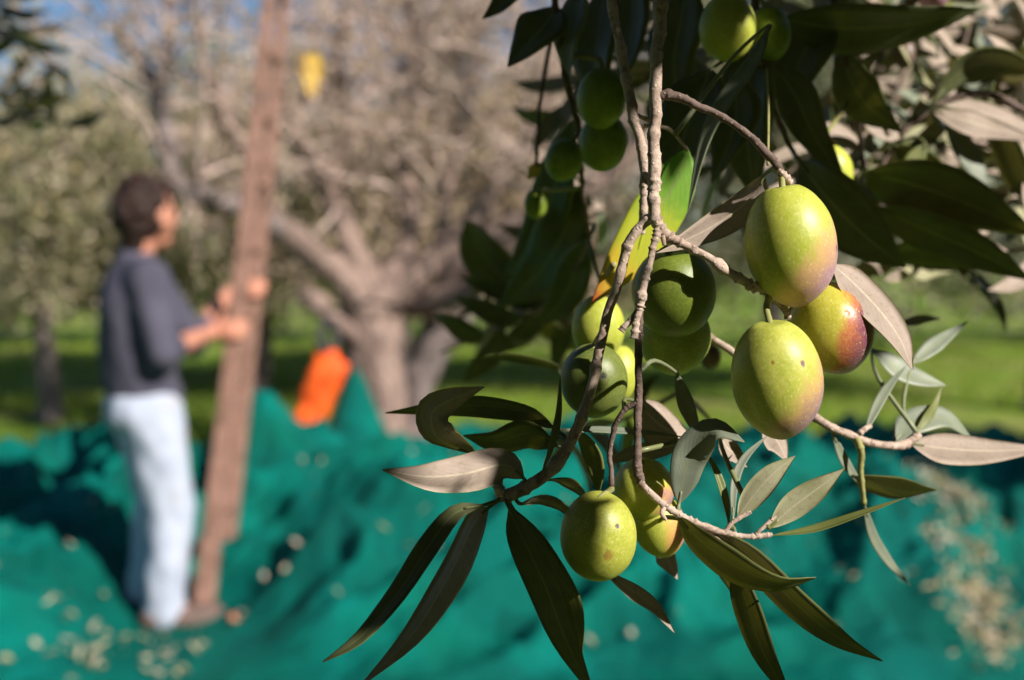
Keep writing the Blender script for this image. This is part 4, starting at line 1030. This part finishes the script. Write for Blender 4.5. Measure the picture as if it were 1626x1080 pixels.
make_olive('small dark plum olive glimpsed below the striped green olive', 1128, 566, 8, 34, 40, 0, 0, [(1126, 540, 8)], G, seg=(24, 16), g1=(0.09, 0.015, 0.05), g2=(0.12, 0.02, 0.07))

# --- pale twig lower right
b5 = Branch('blurred pale pink twig with narrow grey-green leaves at lower right', P(1120, 530, FOCUS + 0.035), 'hanging olive branches')
b5.twig([(1090, 500, 4.0, 12), (1130, 536, 3.6, 13), (1170, 565, 3.4, 14), (1240, 620, 3.2, 14), (1296, 664, 3.0, 15), (1345, 690, 3.0, 14), (1400, 706, 3.2, 14), (1438, 706, 3.4, 15), (1458, 690, 3.5, 14)], nseg=12)
b5.twig([(1362, 694, 3.0, 12), (1368, 715, 3.0, 12), (1366, 745, 3.1, 10), (1372, 800, 3.3, 9)], mat='twig_green')
b5.twig([(1365, 690, 3.0, 10), (1382, 676, 3.2, 9)])
b5.leaf([(1374, 686, 3.1), (1392, 646, 3.4), (1412, 612, 3.7), (1440, 580, 4)], 17, (-.2, .5, .8), 't', mat='leaf_dull')
b5.leaf([(1385, 556, 4.6), (1420, 582, 4.6), (1456, 600, 4.6), (1502, 612, 4.6)], 34, (0.2, 0.6, 0.75), 't', mat='leaf_dull')
b5.leaf([(1448, 578, 4.8), (1474, 556, 5), (1500, 536, 5.2), (1537, 510, 5.5)], 27, (0, .6, .8), 't', mat='leaf_dull')
b5.leaf([(1420, 702, 3.8), (1448, 672, 4), (1500, 664, 4.2), (1545, 698, 4.4)], 44, (-0.1, .65, .7), 't', mat='leaf_dull')
b5.leaf([(1446, 704, 3.6), (1500, 712, 3.8), (1570, 716, 4), (1670, 712, 4.2)], 50, (0.25, 0.1, 0.95), 'u')
b5.leaf([(1452, 690, 3.8), (1472, 664, 4.0), (1484, 644, 4.2), (1496, 612, 4.4)], 15, (.3, .3, .9), 't', mat='leaf_young')
b5.leaf([(1372, 800, 3.4), (1386, 850, 3.6), (1410, 890, 3.8), (1446, 930, 4)], 17, (.1, .5, .85), 't', mat='leaf_dull')
b5.leaf([(1322, 686, 3.0), (1338, 726, 3.2), (1354, 752, 3.4), (1372, 772, 3.6)], 16, (0, .4, .9), 't', mat='leaf_dull')
b5.leaf([(1356, 756, 3.4), (1400, 772, 3.6), (1440, 782, 3.8), (1488, 778, 4)], 40, DOWN, 'u')
b5.leaf([(1430, 516, 6), (1450, 510, 6.2), (1470, 506, 6.3), (1494, 506, 6.5)], 16, LIT, 'u', petiole=False)

# --- small sprays further back on the right: many lit and shaded leaves
def spray(label, px0, py0, px1, py1, z0, z1, n, seed, lpx=(50, 110), wpx=(12, 26), group='sprays of leaves further back', mats=('leaf', 'leaf', 'leaf_dull')):
    r = random.Random(seed); bb = Branch(label, P(px0, py0, DZ(z0)), group)
    mid = ((px0 + px1) / 2 + r.uniform(-30, 30), (py0 + py1) / 2 + r.uniform(-20, 20))
    z0_, z1_ = z0, z1
    line = [(px0, py0, z0, 9), (*mid, (z0 + z1) / 2, 7), (px1, py1, z1, 4)]
    bb.twig(line, mat='twig_dark', nseg=7, nodes=0)
    c = catmull([(a, b, z) for a, b, z, w_ in line], 12)
    for k in range(n):
        q = c[int((k + 0.5) / n * (len(c) - 1))]
        an = r.uniform(0, 2 * math.pi); ln = r.uniform(*lpx)
        dx, dy, dz = math.cos(an) * ln, math.sin(an) * ln * 0.9 + ln * 0.15, r.uniform(-2, 2)
        bend = r.uniform(-0.15, 0.15) * ln
        face = Vector((r.gauss(0, .6), r.gauss(0, .6), 0.75)).normalized()
        if r.random() < (0.4 if seed < 40 else 0.7): face = Vector((r.uniform(.2, .6), r.uniform(.15, .6), 0.8)).normalized()
        bb.leaf([(q[0], q[1], q[2]), (q[0] + dx * .35 - dy / ln * bend, q[1] + dy * .35 + dx / ln * bend, q[2] + dz * .35), (q[0] + dx * .7 - dy / ln * bend, q[1] + dy * .7 + dx / ln * bend, q[2] + dz * .7), (q[0] + dx, q[1] + dy, q[2] + dz)],
                r.uniform(*wpx), face, r.choice('uut'), mat=r.choice(mats if seed < 40 else ('leaf_dull', 'leaf_young', 'leaf')), petiole=False)
    return bb
spray('spray of small leaves at the top right corner', 1680, -30, 1440, 60, 22, 26, 22, 1)
spray('spray of small leaves below the top right corner', 1690, 120, 1430, 130, 24, 28, 22, 2)
spray('spray of small leaves behind the upper right dark leaves', 1520, -40, 1400, 220, 26, 20, 22, 3)
spray('spray of small leaves at the right edge level with the highest olive', 1690, 210, 1480, 300, 24, 28, 18, 4)
spray('spray of small leaves behind the highest large olive', 1400, 100, 1330, 330, 24, 22, 18, 5)
spray('spray of small leaves behind the top of the main stem', 1010, -50, 1110, 200, 24, 28, 22, 6)
spray('spray of small leaves behind the dark pair of olives', 930, 130, 900, 420, 26, 30, 18, 7)
for lab, a in (('cluster of narrow leaves hanging above the half hidden red olive', (1640, 300, 1380, 330, 15, 13, 16, 21)), ('cluster of narrow leaves at the right edge near the top', (1680, 60, 1470, 110, 14, 16, 18, 22)),
               ('cluster of narrow leaves right of the green olive at the top edge', (1290, -40, 1320, 200, 13, 15, 18, 23)), ('cluster of narrow leaves in the middle of the upper right', (1560, -40, 1440, 260, 15, 13, 20, 24)),
               ('dark cluster of leaves just behind the blurred lime olive', (1420, 180, 1240, 330, 9, 11, 18, 31)), ('dark cluster of leaves along the top edge right of centre', (1250, -30, 1480, 30, 9, 11, 20, 32)),
               ('dark cluster of leaves at the top edge between the two stems and the green olive', (1110, -40, 1040, 150, 8, 10, 18, 33)), ('dark cluster of leaves right of the half hidden red olive', (1560, 380, 1360, 440, 10, 12, 12, 34)),
               ('sunlit cluster of grey-green leaves near the right edge level with the lime olive', (1680, 270, 1440, 210, 10, 12, 20, 41)), ('sunlit cluster of grey-green leaves below the top right corner spray', (1690, 110, 1450, 150, 10, 12, 20, 42)),
               ('sunlit cluster of grey-green leaves above the lime olive', (1480, -40, 1380, 180, 11, 12, 18, 43)), ('cluster of grey-green leaves at the right edge above the pale twig', (1690, 380, 1500, 420, 10, 12, 12, 44)),
               ('cluster of narrow leaves left of the highest large olive', (1180, -30, 1140, 330, 12, 14, 18, 25)), ('cluster of narrow leaves level with the highest large olive at the right', (1690, 330, 1500, 260, 15, 17, 16, 26)),
               ('cluster of narrow dark leaves left of the main stem at the top', (990, -40, 900, 190, 14, 17, 18, 27)), ('cluster of narrow dark leaves over the gnarled tree\'s right limb', (960, 330, 780, 500, 17, 20, 20, 28))):
    spray(lab, *a, lpx=(60, 140), wpx=(17, 34), group='clusters of narrow leaves behind the olives')
spray('spray of leaves behind the dark grey-green olive', 1090, 620, 880, 690, 9, 12, 12, 8)
spray('spray of leaves hanging at the top left corner', -70, -60, 90, 120, 75, 85, 20, 9, (60, 110), (14, 24))
spray('spray of leaves at the left edge above the far left tree', -80, 130, 110, 200, 80, 90, 12, 10, (60, 110), (14, 24))

# ------------------------------------------------------------------ unseen tree the branch hangs from: crown leaves added to block sun and sky
LIT_PTS = [(1225, 385, -.6, 1.5), (1205, 600, -.9, 1.5), (1270, 380, -.9, 1.2), (1250, 600, -1.2, 1.2), (1255, 340, 0, 1.1), (1262, 420, 0, 1.1), (1235, 560, -.3, 1.1), (1240, 640, -.3, 1.1), (1325, 490, 1.0, 1.0), (1340, 550, 1.0, 0.9), (1380, 480, -.4, 0.9), (1425, 545, -.4, 0.8),
           (1041, 215, 0, .7), (1042, 280, 0, .7), (1024, 280, 1.5, .7), (1028, 420, 0, .6), (1018, 490, -.2, .6), (1075, 385, 0, .5), (1060, 400, .7, .4), (1045, 10, .2, .5),
           (945, 880, .3, .9), (965, 850, .3, .6), (1050, 840, 1.7, .5), (1040, 770, 1.4, .5), (1080, 815, 0, .6), (1150, 845, 0, .6), (1210, 850, 0, .6), (1230, 750, -.2, .6), (1290, 785, -.2, .8), (1370, 815, -.3, .6),
           (700, 770, -.3, .5), (640, 755, -.4, .5), (760, 760, -.1, .4), (1045, 690, 2.3, 1.2), (1020, 725, 2.5, .4), (1140, 690, -.3, 1.0), (1095, 735, 0, .7), (1300, 520, 1.1, 1.3), (1060, 290, 3, .7), (1020, 380, 3, .9), (965, 450, 3, .8),
           (1300, 664, 3, .8), (1350, 690, 3, .7), (1420, 706, 3.3, .7), (1550, 716, 4, 1.0), (1480, 672, 4.2, .7), (1450, 598, 4.6, .7), (1500, 540, 5.2, .5), (1390, 640, 3.4, .5), (1400, 880, 3.8, .6), (1420, 772, 3.7, .3),
           (1325, 270, 6.6, 1.0), (1175, 35, 4.2, .5), (1100, 560, 2.8, .6), (985, 580, 4.4, .5), (955, 520, 4.2, .6), (560, 1025, -.4, .4), (645, 1012, -.1, .3), (1055, 985, .8, .5), (1600, 205, 8.2, 1.2), (1540, 375, 8, 1.0), (1500, 120, 14, 3), (1600, 200, 14, 3), (1570, 60, 15, 3), (1450, 300, 13, 2), (1390, 140, 14, 2.5), (1320, 120, 14, 1.5), (1150, 240, 13, 1.2), (1480, 140, 10, 3.5), (1580, 250, 10, 3.5), (1560, 100, 12, 3.5), (1600, 370, 9, 2.5), (1420, 60, 11, 2.5), (1380, 240, 10, 1.5), (1600, 110, 25, 6), (1500, 60, 26, 4), (1560, 290, 26, 5), (1440, 130, 22, 4), (1400, 250, 22, 3), (1420, 200, 8, .8), (1330, 205, 8.5, .8), (1445, 265, 8, .8), (1550, 270, 9, .9), (900, 440, 30, 3), (1060, 120, 26, 3), (1630, 400, 8, .8), (1480, 365, 8, .8), (970, 225, 5.2, .25), (985, 265, 5.2, .3)]
lp3 = np.array([tuple(P(a, b, DZ(z))) for a, b, z, r in LIT_PTS]); lr = np.array([r * 0.01 for *_, r in LIT_PTS])
S3 = np.array(SUN); C3 = np.array(CLOC); U3, F3 = np.array(UPV), np.array(FWD)
def allowed(q, slack):
    d = (q - C3) @ F3; x = (q - C3)[:, 0]; y = (q - C3) @ U3
    infr = (d > -0.05) & (np.abs(x) < 0.56 * d + 0.09) & (np.abs(y) < 0.385 * d + 0.09)
    ok = ~infr
    for p, r in zip(lp3, lr):
        v = q - p; t = v @ S3
        dist = np.linalg.norm(v - t[:, None] * S3, axis=1)
        ok &= ~((dist < r + slack) & (t > 0))
    ok &= np.linalg.norm(q - C3, axis=1) > 0.16
    return ok
rg = np.random.default_rng(5)
# leaves added along the sun's way to shade the branch
e1 = np.cross(S3, [0, 0, 1.0]); e1 /= np.linalg.norm(e1); e2 = np.cross(S3, e1)
bc = np.array(P(1130, 480, FOCUS + 0.04))
n = 9000
q1 = bc + S3 * rg.uniform(0.16, 1.3, (n, 1)) + e1 * rg.uniform(-0.27, 0.27, (n, 1)) + e2 * rg.uniform(-0.22, 0.22, (n, 1))
# more added leaves round and above the camera, cutting the sky fill
n = 34000
d = rg.normal(size=(n, 3)); d /= np.linalg.norm(d, axis=1, keepdims=True)
q2 = C3 + np.array([0.25, -0.25, 0.25]) + d * rg.uniform(0.5, 1.5, (n, 1)) * np.array([1.15, 1.0, 0.95])
q2 = q2[(q2[:, 2] > 1.05) & (q2[:, 1] < 1.0)]
near = thing('olive_tree', 'unseen near olive tree that bears the branch, its crown added to shade it', 'olive tree', (0.75, -0.9, -0.05))
nb = [((0.75, -0.9, -0.05, 0.16), (0.72, -0.9, 0.4, 0.12), (0.7, -0.85, 1.0, 0.11), (0.72, -0.8, 1.35, 0.11))]
nl = [((0.72, -0.8, 1.3, 0.08), (0.6, -0.5, 1.75, 0.05), (0.45, -0.1, 2.0, 0.03), (0.2, 0.2, 2.05, 0.012)), ((0.72, -0.8, 1.3, 0.07), (1.0, -0.4, 1.8, 0.04), (0.9, 0.2, 2.1, 0.02)), ((0.72, -0.8, 1.3, 0.07), (0.2, -1.0, 1.9, 0.04), (-0.5, -0.8, 2.2, 0.02))]
for nm, grp in (('trunk', nb), ('limb', nl)):
    for pr in grp:
        V, F = tube_geo(list(pr), 10, 6, 0.3, pr[0][0]); link(nm, mesh_np(nm, V, F), M['trunk'], near)
SHADE = [(745, 845, .3), (730, 870, .2), (700, 935, .1), (685, 960, 0), (625, 1040, -.2), (600, 1060, -.2), (1300, 330, 5.2), (1350, 370, 5.1), (1390, 400, 5), (1480, 305, 7), (1550, 330, 7), (1200, 140, 5.2), (1190, 220, 5.2), (1270, 150, 5.6), (1075, 450, 1.5), (1075, 490, 1.5), (1050, 470, 1.5), (940, 590, 1.8), (930, 625, 1.8), (955, 150, 4.6), (945, 225, 5.2), (896, 254, 5.8), (1222, 52, 4.8), (985, 430, .3), (955, 545, .4), (935, 640, .4), (900, 705, .4), (850, 765, .4), (860, 900, -.1), (890, 1000, -.2), (720, 900, .1), (670, 985, 0), (690, 670, -.1), (1000, 130, 1.7), (985, 60, 1.9), (1100, 165, 0), (1150, 190, 0), (1044, 110, .1), (1120, 404, 0), (1160, 432, 0), (1200, 455, .1), (950, 810, .3), (1070, 470, 1.5), (1014, 600, .1), (1013, 690, .1), (1155, 70, 4.2), (1130, 40, 4.2)]  # spots that added leaf cards keep out of the sun
qs = []
for a, b, z in SHADE:
    p0 = np.array(P(a, b, DZ(z)))
    for k in range(9):
        qs.append(p0 + S3 * rg.uniform(0.22, 0.5) + e1 * rg.normal(0, 0.006) + e2 * rg.normal(0, 0.006))
qs = np.array(qs)
leaf_cards('crown', qs, 0.028, 0.006, M['crown_green'], near, 0.1, 95, keep=lambda v: allowed(v, -0.002))
leaf_cards('crown', q2, 0.09, 0.013, M['crown_green'], near, 0.25, 91, keep=lambda v: allowed(v, 0.012))
leaf_cards('crown', q1, 0.05, 0.0085, M['crown_green'], near, 0.25, 92, keep=lambda v: allowed(v, 0.007))
